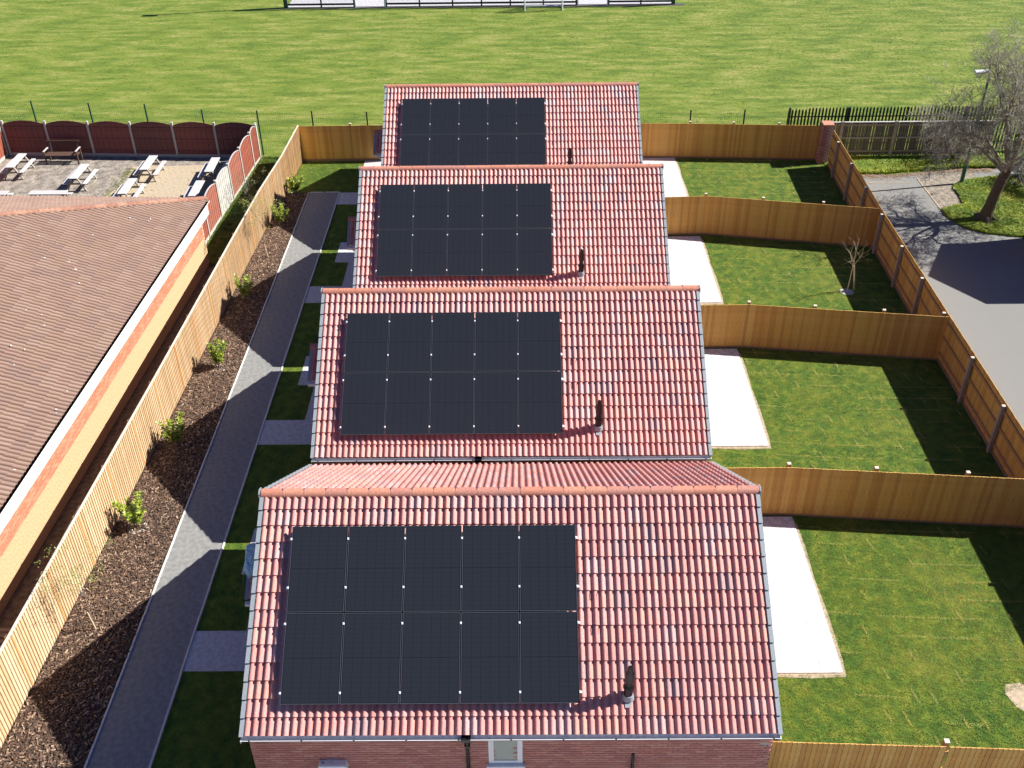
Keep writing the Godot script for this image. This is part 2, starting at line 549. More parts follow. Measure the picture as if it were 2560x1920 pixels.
func mound() -> Array:
	return [Vector2(19.95, -26.35), Vector2(19.54, -25.9), Vector2(19.50, -24.9), Vector2(19.36, -24.11), Vector2(18.8, -23.9), Vector2(18.29, -23.70), Vector2(18.25, -23.2), Vector2(18.35, -22.70), Vector2(18.63, -21.95), Vector2(19.35, -21.40), Vector2(20.70, -21.05), Vector2(24, -20.9), Vector2(27, -21.3), Vector2(27, -26.9), Vector2(22, -27.0), Vector2(20.6, -26.7)]


# ---------------------------------------------------------------- roof tiles
func tile_shape(len: float, lift := 0.042, wide := 0.30, rolls := 2, high := 0.048, tints: Array = [1.0, 1.0], full := false) -> MB:
	# a double-roll interlocking tile: x across, y off the slope, z down the slope from 0 to len
	var prof: Array[Vector2] = []
	var nn: Array[Vector2] = []
	var pr := wide / rolls
	var base: Array = [Vector2(0.0, 0.0), Vector2(0.06, 0.5), Vector2(0.17, 0.88), Vector2(0.31, 1.0), Vector2(0.46, 0.90), Vector2(0.60, 0.58), Vector2(0.72, 0.16), Vector2(0.84, 0.0)]
	if full: base = [Vector2(0.0, 0.0), Vector2(0.07, 0.55), Vector2(0.20, 0.88), Vector2(0.40, 1.0), Vector2(0.60, 0.90), Vector2(0.76, 0.58), Vector2(0.86, 0.08), Vector2(0.93, 0.0)]
	for r in rolls:
		for q in base:
			prof.append(Vector2((r + q.x) * pr, q.y * high))
	prof.append(Vector2(wide, 0.0))
	for i in prof.size():
		var a := prof[maxi(i - 1, 0)]; var d := prof[mini(i + 1, prof.size() - 1)]
		nn.append(Vector2(-(d.y - a.y), d.x - a.x).normalized())
	var b := MB.new()
	for i in prof.size() - 1:
		b.col = Color(1, 1, 1) * float(tints[mini(i / base.size(), tints.size() - 1)])
		var p := prof[i]; var q := prof[i + 1]
		var np := Vector3(nn[i].x, nn[i].y, 0.05); var nq := Vector3(nn[i + 1].x, nn[i + 1].y, 0.05)
		b.quadn(Vector3(p.x, p.y + lift, len), Vector3(q.x, q.y + lift, len), Vector3(q.x, q.y, 0), Vector3(p.x, p.y, 0), np, nq, nq, np)
		b.quad(Vector3(p.x, p.y + lift - 0.034, len), Vector3(q.x, q.y + lift - 0.034, len), Vector3(q.x, q.y + lift, len), Vector3(p.x, p.y + lift, len))
	b.quad(Vector3(wide, lift - 0.034, len), Vector3(wide, -0.034, 0), Vector3(wide, 0, 0), Vector3(wide, lift, len))
	b.quad(Vector3(0, -0.034, 0), Vector3(0, lift - 0.034, len), Vector3(0, lift, len), Vector3(0, 0, 0))
	return b


func tone_at(i: int, j: int) -> int:
	var r := rng.randf()
	if r < 0.04: return 7
	if r < 0.12: return 6
	return rng.randi() % 6


func half_round(r: float, len: float, thick := 0.018) -> MB:  # along x from 0 to len
	var b := MB.new()
	var k := 9
	for i in k:
		var a := PI * (0.06 + 0.88 * i / k); var d := PI * (0.06 + 0.88 * (i + 1) / k)
		var na := Vector3(0, sin(a), cos(a)); var nd := Vector3(0, sin(d), cos(d))
		b.quadn(na * r, na * r + Vector3(len, 0, 0), nd * r + Vector3(len, 0, 0), nd * r, na, na, nd, nd)
		for x in [0.0, len]:
			var o := Vector3(x, 0, 0)
			if x > 0: b.quad(o + na * (r - thick), o + nd * (r - thick), o + nd * r, o + na * r)
			else: b.quad(o + nd * (r - thick), o + na * (r - thick), o + na * r, o + nd * r)
	return b


# ---------------------------------------------------------------- bungalows
var proto := {}


func slope_frame(back := false) -> Transform3D:
	var t := Transform3D(Basis(Vector3.RIGHT, pitch), Vector3(0, APEX, 0))
	return Transform3D(Basis(Vector3.UP, PI), Vector3.ZERO) * t if back else t


func brick_box() -> MB:
	var b := MB.new()
	b.cham(Transform3D(Basis(Vector3.RIGHT, PI / 2), Vector3.ZERO), Vector3(0.215, 0.03, 0.065), 0.003)
	return b


func brick_wall(b: MB, wide: float, y0: float, y1: float, t: Transform3D, gable := 0.0, holes: Array = [], skip := Vector2(9, 9)) -> void:
	var one := MB.new()
	one.quad(Vector3(-0.1075, -0.0325, 0.015), Vector3(0.1075, -0.0325, 0.015), Vector3(0.1075, 0.0325, 0.015), Vector3(-0.1075, 0.0325, 0.015))
	one.quad(Vector3(-0.1075, 0.0325, 0.015), Vector3(0.1075, 0.0325, 0.015), Vector3(0.1075, 0.0325, -0.01), Vector3(-0.1075, 0.0325, -0.01))
	var tones := [Color(0.46, 0.19, 0.145), Color(0.50, 0.21, 0.16), Color(0.42, 0.17, 0.14), Color(0.53, 0.25, 0.195), Color(0.47, 0.205, 0.17)]
	var k := 0
	var y := y0 + 0.0375
	while y < y1 + gable:
		var half := wide / 2
		if y > y1: half = wide / 2 * (1.0 - (y - y1) / gable)
		var x := -half + 0.1075 + (0.1125 if k % 2 else 0.0)
		if gable == 0.0 and not (y > skip.x and y < skip.y):  # half bricks close the course at the corners
			for e in [-half + 0.051 if k % 2 else half - 0.051]:
				b.col = tones[rng.randi() % 5] / T.mean[T.speck]
				b.add(one, t * Transform3D(Basis.from_scale(Vector3(0.477, 1, 1)), Vector3(e, y, 0)))
		while x < half - (0.15 if gable == 0.0 and k % 2 == 0 else 0.08):
			var free := not (y > skip.x and y < skip.y)
			for h in holes:
				if x > h[0] + 0.1 and x < h[1] - 0.1 and y > h[2] and y < h[3]: free = false
			if free:
				b.col = tones[rng.randi() % 5] / T.mean[T.speck]
				b.add(one, t * at(x, y, 0))
			x += 0.225
		y += 0.075
		k += 1


func build_bungalows() -> void:
	var G := slope_len / 14.0
	var tl := G + 0.055
	var tshape := tile_shape(tl)
	proto.tile = []
	for q in [[1.0, 1.0], [1.06, 0.9], [0.88, 1.05], [1.05, 1.05], [0.92, 1.0]]:
		proto.tile.append(tile_shape(tl, 0.042, 0.30, 2, 0.048, q).mesh(M.tile[0]))
	var cols := 34
	var x_left := -5.1
	# tiles hidden below the array, and those of the far slope, joined
	var vent := MB.new()
	vent.col = Color(1, 1, 1)
	for k in 5:
		vent.box(at(0.035 + 0.02 * k, 0.046, 0.19), Vector3(0.009, 0.012, 0.13))
	for k in 3:
		vent.box(at(0.20 + 0.02 * k, 0.046, 0.19), Vector3(0.009, 0.012, 0.13))
	proto.vent = vent.mesh(M.black)
	proto.verge = verge_shape(G).mesh(M.verge)
	proto.ridge = half_round(0.125, 0.444).mesh(M.ridge[0])
	var clip := MB.new()
	clip.box(at(0, 0.128, 0), Vector3(0.012, 0.006, 0.05)); clip.box(at(0, 0.129, -0.03), Vector3(0.05, 0.006, 0.016))
	proto.clip = clip.mesh(M.steel)
	proto.brick = brick_box().mesh(M.brick[0])

	var names := ["nearest bungalow with red pantile roof, front brick wall and white window showing", "second bungalow from the front with red pantile roof and brown brick wall sliver", "third bungalow from the front with red pantile roof and L-shaped door path", "farthest bungalow with red pantile roof backing onto the playing field"]
	var holes := [[-0.46, 0.25, 1.16, 2.25], [-3.84, -3.24, 0.72, 1.32]]
	for i in 4:
		var h := thing("bungalow", names[i], "house", Vector3(0, 0, -SPACING * i), 0, "bungalows in a row")
		# walls
		var wz := 3.74
		var wx := 5.125
		var core := MB.new()
		core.bx(-wx, wx, -0.1, 2.42, -wz, wz)
		for s in [-1.0, 1.0]:
			core.tri(Vector3(s * wx, 2.42, -s * -wz), Vector3(s * wx, 2.42, -s * wz), Vector3(s * wx, 4.85, 0))
		var wall := part("wall", core, M.mortar, h)
		var bb := MB.new()
		brick_wall(bb, wx * 2, 0.0, 2.36, at(0, 0, wz), 0.0, holes, Vector2(1.30, 1.795) if i == 0 else Vector2(9, 9))
		stuff(part("brickwork", bb, M.bricks, wall))
		if i == 0:
			for s in [-1.0, 1.0]:
				var gb := MB.new()
				brick_wall(gb, wz * 2, 0.0, 2.40, Transform3D(Basis(Vector3.UP, s * PI / 2), Vector3(s * wx, 0, 0)), 2.35)
				proto["gable%d" % int(s)] = gb.mesh(M.bricks)
			var count := 0
			for k in 34:
				var y := 0.0375 + k * 0.075
				if y <= 1.30 or y >= 1.795: continue
				var x := -wx + 0.1075 + (0.1125 if k % 2 else 0.0)
				if true:
					for q in [-wx + 0.051 if k % 2 else wx - 0.051]:
						put("brick", proto.brick, wall, Transform3D(Basis.from_scale(Vector3(0.477, 1, 1)), Vector3(q, y, wz)), M.brick[rng.randi() % 5])
				while x < wx - (0.15 if k % 2 == 0 else 0.08):
					var free := true
					for q in holes:
						if x > q[0] + 0.1 and x < q[1] - 0.1 and y > q[2] and y < q[3]: free = false
					if free and count < 299:
						put("brick", proto.brick, wall, at(x, y, wz + rng.randf_range(0.0, 0.003)), M.brick[rng.randi() % 5])
						count += 1
					x += 0.225
		for s in [-1, 1]:
			stuff(put("brickwork", proto["gable%d" % s], wall))
		# roof: boarding below, then the tiles
		var deck := MB.new()
		for q in [slope_frame(), slope_frame(true)]:
			deck.box(q * at(0, -0.06, slope_len / 2 - 0.02), Vector3(10.16, 0.06, slope_len - 0.10))
		var roof := part("roof", deck, M.post_dark, h)
		var f := slope_frame()
		var rest := MB.new()
		var mid: Array = []
		for k in 14:
			for j in cols:
				var x := x_left + j * 0.30
				var s := k * G
				var tt := f * Transform3D(Basis(Vector3.RIGHT, rng.randf_range(-0.004, 0.004)), Vector3(x + rng.randf_range(-0.003, 0.003), 0.0 + rng.randf_range(-0.002, 0.002), s - 0.035))
				var tone := tone_at(k, j)
				if x + 0.15 > -4.42 and x + 0.15 < 1.32 and s + 0.17 > 0.86 and s + 0.17 < 4.22:
					rest.col = M.tone[tone] / T.mean[T.blotch]
					rest.add(tshape, tt)
				else:
					put("roof_tile", proto.tile[rng.randi() % 5], roof, tt, M.tile[tone])
					if j == 22 and (k == 6 or k == 8):
						put("tile_vent", proto.vent, roof, tt)
		stuff(part("covered_tiles", rest, M.tiles, roof))
		if i < 1:
			var rear := MB.new()
			for k in 14:
				for j in cols:
					rear.col = M.tone[tone_at(k, j)] / T.mean[T.blotch]
					rear.add(tshape, slope_frame(true) * at(x_left + j * 0.30, rng.randf_range(-0.002, 0.002), k * G - 0.035))
			proto.rear = rear.mesh(M.tiles)
		stuff(put("rear_tiles", proto.rear, roof))
		# dry verge
		for q in [slope_frame(), slope_frame(true)]:
			for s in [-1.0, 1.0]:
				for k in 14:
					put("verge_unit", proto.verge, roof, q * Transform3D(Basis(Vector3(s, 0, 0), Vector3(0, 1, 0), Vector3(0, 0, 1)), Vector3(s * WIDE, 0, k * G)))
		# ridge
		var nr := 23
		for k in nr:
			put("ridge_tile", proto.ridge, roof, at(-WIDE + 0.02 + k * 0.449, APEX - 0.045 + rng.randf_range(-0.003, 0.003), 0), M.ridge[rng.randi() % 3])
			if k > 0: put("ridge_clip", proto.clip, roof, at(-WIDE + 0.018 + k * 0.449, APEX - 0.045, 0))
		for s in [-1.0, 1.0]:
			var cap := half_round(0.132, 0.03)
			cap.bx(0.0, 0.03, -0.05, 0.10, -0.11, 0.11)
			put("ridge_end", cap.mesh(M.verge), roof, at(s * WIDE - (0.03 if s < 0 else 0.0), APEX - 0.045, 0))
		# eaves
		for s in [-1.0, 1.0]:
			var fb := MB.new()
			fb.bx(-5.12, 5.12, 2.20, 2.38, s * 3.84, s * 3.865)
			fb.bx(-5.12, 5.12, 2.195, 2.21, s * 3.76, s * 3.839)
			part("fascia", fb, M.white, h)
			gutter(h, s)
		downpipe(h, -0.85, wz)
		# window, meter box, pipe, flue
		window(h, wz, i)
		var meter := MB.new()
		meter.cham(Transform3D(Basis(Vector3.RIGHT, 0.0), Vector3(-3.54, 1.02, wz + 0.05)), Vector3(0.56, 0.64, 0.24), 0.02)
		var mb := part("meter_box", meter, M.white, h)
		var st := MB.new()
		st.bx(-3.76, -3.715, 1.341, 1.343, wz + 0.06, wz + 0.10); st.bx(-3.58, -3.56, 1.341, 1.343, wz + 0.07, wz + 0.09)
		part("sticker", st, mat(Color(0.05, 0.2, 0.5), 0.5), mb)
		var vp := MB.new()
		vp.tube([Vector3(2.42, 0.0, wz + 0.07), Vector3(2.42, 1.44, wz + 0.07), Vector3(2.42, 1.50, wz + 0.0)], [0.03, 0.03, 0.03], 10)
		part("vent_pipe", vp, M.black, h)
		flue(h, 2.27, [4.13, 4.06, 4.13, 4.10][i])
		canopy(h, G, tshape)
		# gable door and garden doors
		var dr := MB.new()
		dr.bx(-wx - 0.05, -wx - 0.01, 0.02, 2.1, -0.95, 0.05)
		part("door", dr, mat(Color(0.03, 0.05, 0.08), 0.4), h)
		var gd := MB.new()
		gd.bx(wx + 0.01, wx + 0.06, 0.05, 2.1, -2.6, -0.9)
		var gdo := part("garden_door", gd, M.white, h)
		var gp := MB.new()
		gp.bx(wx + 0.055, wx + 0.066, 0.25, 2.0, -2.5, -1.8); gp.bx(wx + 0.055, wx + 0.066, 0.25, 2.0, -1.7, -1.0)
		part("pane", gp, M.glass, gdo)
		solar_array(i)


func verge_shape(G: float) -> MB:  # for the right-hand edge; mirrored for the left
	var b := MB.new()
	var z1 := G + 0.04
	b.box(Transform3D(Basis(Vector3.RIGHT, -0.09), Vector3(-0.04, 0.055, z1 / 2)), Vector3(0.085, 0.012, z1))
	b.box(Transform3D(Basis(Vector3.RIGHT, -0.09), Vector3(-0.004, -0.005, z1 / 2)), Vector3(0.012, 0.115, z1))
	b.box(at(-0.04, 0.022, z1 - 0.004), Vector3(0.083, 0.085, 0.008))
	return b


func gutter(h: Node, s: float) -> void:
	var o := MB.new()
	var inn := MB.new()
	var zc := 4.01 if s > 0 else -3.955
	var yc := 2.392
	var k := 8
	for i in k:
		var a := PI + PI * i / k; var d := PI + PI * (i + 1) / k
		var va := Vector3(0, sin(a), cos(a)); var vd := Vector3(0, sin(d), cos(d))
		var c0 := Vector3(-5.15, yc, zc); var c1 := Vector3(5.15, yc, zc)
		o.quadn(c0 + va * 0.062, c1 + va * 0.062, c1 + vd * 0.062, c0 + vd * 0.062, va, va, vd, vd)
		inn.quadn(c0 + vd * 0.056, c1 + vd * 0.056, c1 + va * 0.056, c0 + va * 0.056, -vd, -vd, -va, -va)
	for r in [-0.059, 0.059]:
		o.bx(-5.15, 5.15, yc - 0.003, yc + 0.007, zc + r - 0.005, zc + r + 0.005)
	for x in [-5.152, 5.152]:
		o.bx(x - 0.006, x + 0.006, yc - 0.06, yc + 0.008, zc - 0.066, zc + 0.066)
	var br := MB.new()
	for q in 11:
		br.bx(-5.0 + q * 1.0, -4.97 + q * 1.0, yc - 0.004, yc + 0.010, zc + s * 0.045, zc + s * 0.068)
	var g := part("gutter", o, M.white, h)
	br.bx(-5.14, 5.14, yc - 0.012, yc - 0.004, zc + s * 0.0625, zc + s * 0.069)
	part("bracket", br, M.black, g)
	part("channel", inn, M.white, g)


func downpipe(h: Node, x: float, wz: float) -> void:
	var b := MB.new()
	b.tube([Vector3(x, 2.36, 4.01), Vector3(x, 2.27, 4.01), Vector3(x, 2.10, wz + 0.06), Vector3(x, 0.0, wz + 0.06)], [0.055, 0.036, 0.036, 0.036], 12)
	b.bx(x - 0.09, x + 0.09, 2.335, 2.412, 3.94, 4.085)
	for y in [1.85, 0.9]:
		b.bx(x - 0.055, x + 0.055, y - 0.015, y + 0.015, wz + 0.0, wz + 0.10)
	part("downpipe", b, M.black, h)


func window(h: Node, wz: float, i: int) -> void:
	var f := MB.new()
	var x0 := -0.44; var x1 := 0.23; var y0 := 1.20; var y1 := 2.19
	f.bx(x0, x0 + 0.10, y0, y1, wz - 0.05, wz + 0.03); f.bx(x1 - 0.10, x1, y0, y1, wz - 0.05, wz + 0.03)
	f.bx(x0 + 0.1, x1 - 0.1, y0, y0 + 0.10, wz - 0.05, wz + 0.028); f.bx(x0 + 0.1, x1 - 0.1, y1 - 0.1, y1, wz - 0.05, wz + 0.028)
	f.bx(x0 + 0.055, x0 + 0.062, y0 + 0.02, y1 - 0.02, wz + 0.03, wz + 0.042); f.bx(x1 - 0.062, x1 - 0.055, y0 + 0.02, y1 - 0.02, wz + 0.03, wz + 0.042)
	var w := part("window", f, M.white, h)
	var p := MB.new()
	p.bx(x0 + 0.1, x1 - 0.1, y0 + 0.1, y1 - 0.1, wz - 0.01, wz + 0.016)
	part("pane", p, mat(Color(0.30, 0.33, 0.29), 0.08), w)
	var s := MB.new()
	s.bx(x0 - 0.05, x1 + 0.05, y0 - 0.045, y0 - 0.003, wz - 0.04, wz + 0.10)
	part("sill", s, M.white, w)


func flue(h: Node, x: float, s: float) -> void:
	var p := slope_frame() * Vector3(x, 0, s)
	var q := slope_frame()
	var fl := MB.new()
	fl.box(q * at(x, 0.062, s + 0.05), Vector3(0.13, 0.012, 0.26))
	fl.tube([p + Vector3(0, 0.02, 0), p + Vector3(0, 0.14, 0)], [0.13, 0.10], 14)
	var b := MB.new()
	var prof := [[0.10, 0.088], [0.34, 0.088], [0.36, 0.11], [0.40, 0.11], [0.42, 0.075], [0.56, 0.06], [0.58, 0.085], [0.72, 0.098], [0.84, 0.09], [0.90, 0.058], [0.98, 0.05], [1.02, 0.025]]
	var pts := []; var rr := []
	for e in prof:
		pts.append(p + Vector3(0, e[0] * 0.92, 0)); rr.append(e[1] * 1.0)
	b.tube(pts, rr, 16)
	var o := part("flue", b, M.black, h)
	part("flashing", fl, M.lead, o)


func canopy(h: Node, G: float, tshape: MB) -> void:
	var o := Node3D.new()
	o.name = "porch_canopy"
	h.add_child(o, true)
	var ry := 2.98
	var rz := -0.45
	for back in [false, true]:
		var f := Transform3D(Basis(Vector3.UP, PI if back else 0.0), Vector3(-5.47, 0, rz)) * Transform3D(Basis(Vector3.RIGHT, pitch), Vector3(0, ry, 0))
		var d := MB.new()
		d.box(f * at(0, -0.05, 0.53), Vector3(0.72, 0.05, 1.04))
		part("canopy_deck", d, M.white, o)
		for k in 3:
			for j in 2:
				put("canopy_tile", proto.tile[j], o, f * at(-0.30 + j * 0.3, 0.0, k * G - 0.01), M.tile[tone_at(k, j)])
			for s in [-1.0, 1.0]:
				put("verge_unit", proto.verge, o, f * Transform3D(Basis(Vector3(s, 0, 0), Vector3(0, 1, 0), Vector3(0, 0, 1)), Vector3(s * 0.375, 0, k * G + 0.02)))
	for j in 2:
		put("ridge_tile", proto.ridge, o, Transform3D(Basis().scaled(Vector3(0.84, 1, 1)), Vector3(-5.85 + j * 0.376, ry - 0.04, rz)), M.ridge[j])
	var g := MB.new()
	g.bx(-5.84, -5.10, 2.28, 2.36, rz + 0.93, rz + 1.02)
	g.bx(-5.84, -5.10, 2.28, 2.36, rz - 1.02, rz - 0.93)
	for z in [rz - 0.8, rz + 0.8]:
		g.bx(-5.75, -5.10, 2.20, 2.27, z - 0.04, z + 0.04)
		g.bar(Vector3(-5.70, 2.22, z), Vector3(-5.12, 1.72, z), 0.06, 0.06)
	part("canopy_fascia", g, M.white, o)


# ---------------------------------------------------------------- solar arrays
func solar_array(i: int) -> void:
	var where := ["nearest bungalow roof", "second bungalow roof from the front", "third bungalow roof from the front", "farthest bungalow roof"]
	var o := thing("solar_array", "black ten-panel solar array mounted on the " + where[i], "solar panels", Vector3(0, 0, -SPACING * i), 0, "rooftop solar arrays")
	var f := slope_frame()
	if not proto.has("frame"):
		var w := 1.134; var l := 1.722; var t := 0.035
		var fr := MB.new()
		fr.bx(-w / 2, -w / 2 + 0.012, -t, 0, -l / 2, l / 2); fr.bx(w / 2 - 0.012, w / 2, -t, 0, -l / 2, l / 2)
		fr.bx(-w / 2 + 0.012, w / 2 - 0.012, -t, -0.0005, -l / 2, -l / 2 + 0.012); fr.bx(-w / 2 + 0.012, w / 2 - 0.012, -t, -0.0005, l / 2 - 0.012, l / 2)
		proto.frame = fr.mesh(M.frame)
		var bk := MB.new()
		bk.bx(-w / 2 + 0.012, w / 2 - 0.012, -0.012, -0.005, -l / 2 + 0.012, l / 2 - 0.012)
		proto.backing = bk.mesh(M.backing)
		var ce := MB.new()
		var cw := (w - 0.05) / 6.0
		var ch := (l - 0.06) / 18.0
		for a in 6:
			for b in 18:
				var x := -w / 2 + 0.025 + a * cw
				var z := -l / 2 + 0.025 + b * ch + (0.01 if b >= 9 else 0.0)
				var g := 0.0022
				ce.bx(x + g, x + cw - g, -0.005, -0.003, z + 0.001, z + ch - 0.001)
		proto.cells = ce.mesh(M.cell)
		var cl := MB.new()
		cl.cham(Transform3D(), Vector3(0.036, 0.014, 0.044), 0.003)
		cl.tube([Vector3(0, 0.005, 0), Vector3(0, 0.012, 0)], [0.008, 0.008], 6)
		proto.clamp = cl.mesh(M.alu)
		var ra := MB.new()
		ra.bx(-2.93, 2.93, -0.02, 0.02, -0.02, 0.02)
		proto.rail = ra.mesh(M.alu)
	var y := 0.195
	var xc := -1.54
	var top := 0.762
	for r in 2:
		for k in 5:
			var pn := put("solar_panel", proto.frame, o, f * at(xc + (k - 2) * 1.154, y + rng.randf_range(-0.0015, 0.0015), top + 0.861 + r * 1.742))
			put("backing", proto.backing, pn)
			stuff(put("cells", proto.cells, pn))
		for fr in ([0.15, 0.72] if r == 0 else [0.12, 0.88]):
			var s: float = top + r * 1.742 + 1.722 * fr
			put("mounting_rail", proto.rail, o, f * at(xc, y - 0.058, s))
			for k in 6:
				var x := xc + (k - 2.5) * 1.154
				if k == 0: x += 0.002
				put("clamp", proto.clamp, o, f * at(x, y + 0.004, s))


# ---------------------------------------------------------------- the hall on the left
func on_screen(p: Vector3) -> bool:
	var q := Basis.from_euler(Vector3(-0.616264, 0.008248, -0.012192)).transposed() * (p - Vector3(0.2119, 19.0802, 15.894))
	return q.z < 0 and absf(q.x / -q.z) < 0.512 and absf(q.y / -q.z) < 0.386


func build_hall() -> void:
	var h := thing("hall", "long low brick and cream hall with brown tiled hip roof", "building", Vector3(-11.65, 0, -19.7), -0.0422)
	var P := atan(0.34)
	var W := 7.0
	var L := 27.0
	var E := 2.6
	var R := E + W * 0.34
	var wall := MB.new()
	wall.bx(-2 * W + 0.3, -0.27, -0.1, E - 0.17, 0.27, L)
	var wl := part("wall", wall, M.cream, h)
	var bb := MB.new()
	var tones := [Color(0.43, 0.175, 0.10), Color(0.47, 0.20, 0.115), Color(0.40, 0.165, 0.095), Color(0.49, 0.23, 0.14)]
	var one := MB.new()
	one.box(Transform3D(), Vector3(0.03, 0.064, 0.214))
	for k in 14:
		for j in 118:
			bb.col = tones[rng.randi() % 4] / T.mean[T.speck]
			bb.add(one, at(-0.265, 1.24 + k * 0.075, 0.40 + j * 0.225 + (0.1125 if k % 2 else 0.0)))
	stuff(part("brick_band", bb, M.bricks, wl))
	var mb := MB.new()
	mb.bx(-0.275, -0.262, 1.20, 2.42, 0.27, L)
	part("mortar", mb, M.mortar, wl)
	# roof boarding
	var d := MB.new()
	var a := Vector3(-0.02, E - 0.06, 0.02); var b := Vector3(-2 * W + 0.02, E - 0.06, 0.02); var c := Vector3(-W, R - 0.06, W); var e := Vector3(-W, R - 0.06, L)
	d.tri(a, b, c); d.quad(a, c, e, Vector3(-0.02, E - 0.06, L)); d.quad(c, b, Vector3(-2 * W + 0.02, E - 0.06, L), e)
	var roof := part("roof", d, M.bench, h)
	var G := 0.34
	var tl := G + 0.05
	var ts := tile_shape(tl, 0.026, 0.32, 2, 0.062, [1.0, 1.0], true)
	var tm := ts.mesh(M.tile[0])
	var tone := [Color(0.255, 0.16, 0.122), Color(0.245, 0.153, 0.117), Color(0.265, 0.168, 0.128), Color(0.255, 0.163, 0.118), Color(0.275, 0.18, 0.138), Color(0.235, 0.15, 0.118)]
	var tmat := []
	for q in tone:
		tmat.append(mat(q, 0.75, T.speck, Vector3(1.7, 1.7, 1.7)))
	var tmerge := vcol(mat(Color(1, 1, 1), 0.75, T.speck, Vector3(1.7, 1.7, 1.7)))
	var cp := cos(P); var sp := sin(P)
	var fb := Basis(Vector3(0, 0, -1), Vector3(sp, cp, 0), Vector3(cp, -sp, 0))
	var list := []
	var slope := W / cp
	var n := int(slope / G)
	var rest := MB.new()
	for k in n + 1:
		var s := slope - (k + 1) * G  # distance of the top of the tile from the ridge
		for j in int(L / 0.32):
			var z := 0.32 + j * 0.32
			var run := W - (s + G * 0.5) * cp
			if z - 0.1 < run: continue
			var t := Transform3D(fb, Vector3(-W + s * cp, R - s * sp, z) + Vector3(0, rng.randf_range(-0.003, 0.003), 0))
			list.append([t, (h.transform * t.origin).distance_to(Vector3(0.2, 19, 15.9)) + (0.0 if on_screen(h.transform * (t.origin + Vector3(0.1, 0.05, -0.15))) else 1000.0), rng.randi() % 6])
	list.sort_custom(func(u, v): return u[1] < v[1])
	for i in list.size():
		if i < 295:
			put("roof_tile", tm, roof, list[i][0], tmat[list[i][2]])
		else:
			rest.col = tone[list[i][2]] / T.mean[T.speck]
			rest.add(ts, list[i][0])
	var gb := Basis(Vector3(-1, 0, 0), Vector3(0, cp, -sp), Vector3(0, -sp, -cp))
	for k in n + 1:
		var s := slope - (k + 1) * G
		for j in 43:
			var x := -j * 0.32
			if absf(x - 0.16 + W) > (s + G * 0.5) * cp: continue
			rest.col = tone[rng.randi() % 6] / T.mean[T.speck]
			rest.add(ts, Transform3D(gb, Vector3(x, R - s * sp, W - s * cp)))
	stuff(part("far_tiles", rest, tmerge, roof))
	var lich := PackedFloat32Array()
	var disc := MB.new()
	disc.tube([Vector3(0, 0, 0), Vector3(0, 0.006, 0)], [0.03, 0.022], 7)
	for k in 240:
		var q = list[rng.randi() % list.size()]
		var cc := Color(0.72, 0.68, 0.62).lerp(Color(0.42, 0.44, 0.38), rng.randf())
		row(lich, q[0].basis * Basis.from_scale(Vector3(rng.randf_range(0.5, 1.5), 1, rng.randf_range(0.6, 1.9))), q[0] * Vector3(0.062 + 0.16 * (rng.randi() % 2) + rng.randf_range(-0.02, 0.02), 0.068, rng.randf_range(0.08, 0.32)), cc)
	many("lichen", disc.mesh(M.chip), [lich], roof)
	# hips and ridge
	var hr := half_round(0.12, 0.40)
	var hm := hr.mesh(M.ridge[0])
	var hmat := [mat(Color(0.30, 0.145, 0.095), 0.8, T.old, Vector3(2, 2, 2)), mat(Color(0.26, 0.12, 0.08), 0.8, T.old, Vector3(2, 2, 2)), mat(Color(0.34, 0.18, 0.12), 0.8, T.old, Vector3(2, 2, 2))]
	for side in [0.0, -2.0 * W]:
		var p0 := Vector3(side, E + 0.02, 0.0); var p1 := Vector3(-W, R + 0.02, W)
		var x := (p1 - p0).normalized()
		var zz := x.cross(Vector3.UP).normalized()
		var cnt := int((p1 - p0).length() / 0.39)
		for k in cnt:
			put("hip_tile", hm, roof, Transform3D(Basis(x, zz.cross(x), zz), p0 + x * (k * 0.39)), hmat[rng.randi() % 3])
	for k in 48:
		put("ridge_tile", hm, roof, Transform3D(Basis(Vector3.UP, -PI / 2), Vector3(-W, R + 0.0, W + k * 0.41)), hmat[rng.randi() % 3])
	# eaves
	var fa := MB.new()
	fa.bx(-0.05, -0.02, 2.0, 2.54, 0.0, L)
	fa.bx(-0.27, -0.05, 2.0, 2.015, 0.0, L)
	fa.bx(-2 * W, -0.05, 2.16, 2.54, 0.02, 0.05)
	part("fascia", fa, M.white, h)
	var gu := MB.new()
	var yc := 2.545
	var k8 := 8
	for i in k8:
		var u := PI + PI * i / k8; var v := PI + PI * (i + 1) / k8
		var vu := Vector3(cos(u), sin(u), 0); var vv := Vector3(cos(v), sin(v), 0)
		var c0 := Vector3(0.045, yc, -0.02); var c1 := Vector3(0.045, yc, L)
		gu.quadn(c0 + vu * 0.06, c1 + vu * 0.06, c1 + vv * 0.06, c0 + vv * 0.06, vu, vu, vv, vv)
	gu.bx(0.097, 0.112, yc - 0.01, yc + 0.008, -0.02, L)
	part("gutter", gu, M.white, h)
	var la := MB.new()
	la.cham(Transform3D(Basis(Vector3.FORWARD, 0.3), Vector3(-0.15, 1.98, 14.6)), Vector3(0.14, 0.10, 0.16), 0.02)
	la.bx(-0.26, -0.2, 1.93, 2.03, 14.56, 14.64)
	part("wall_light", la, M.conc, h)
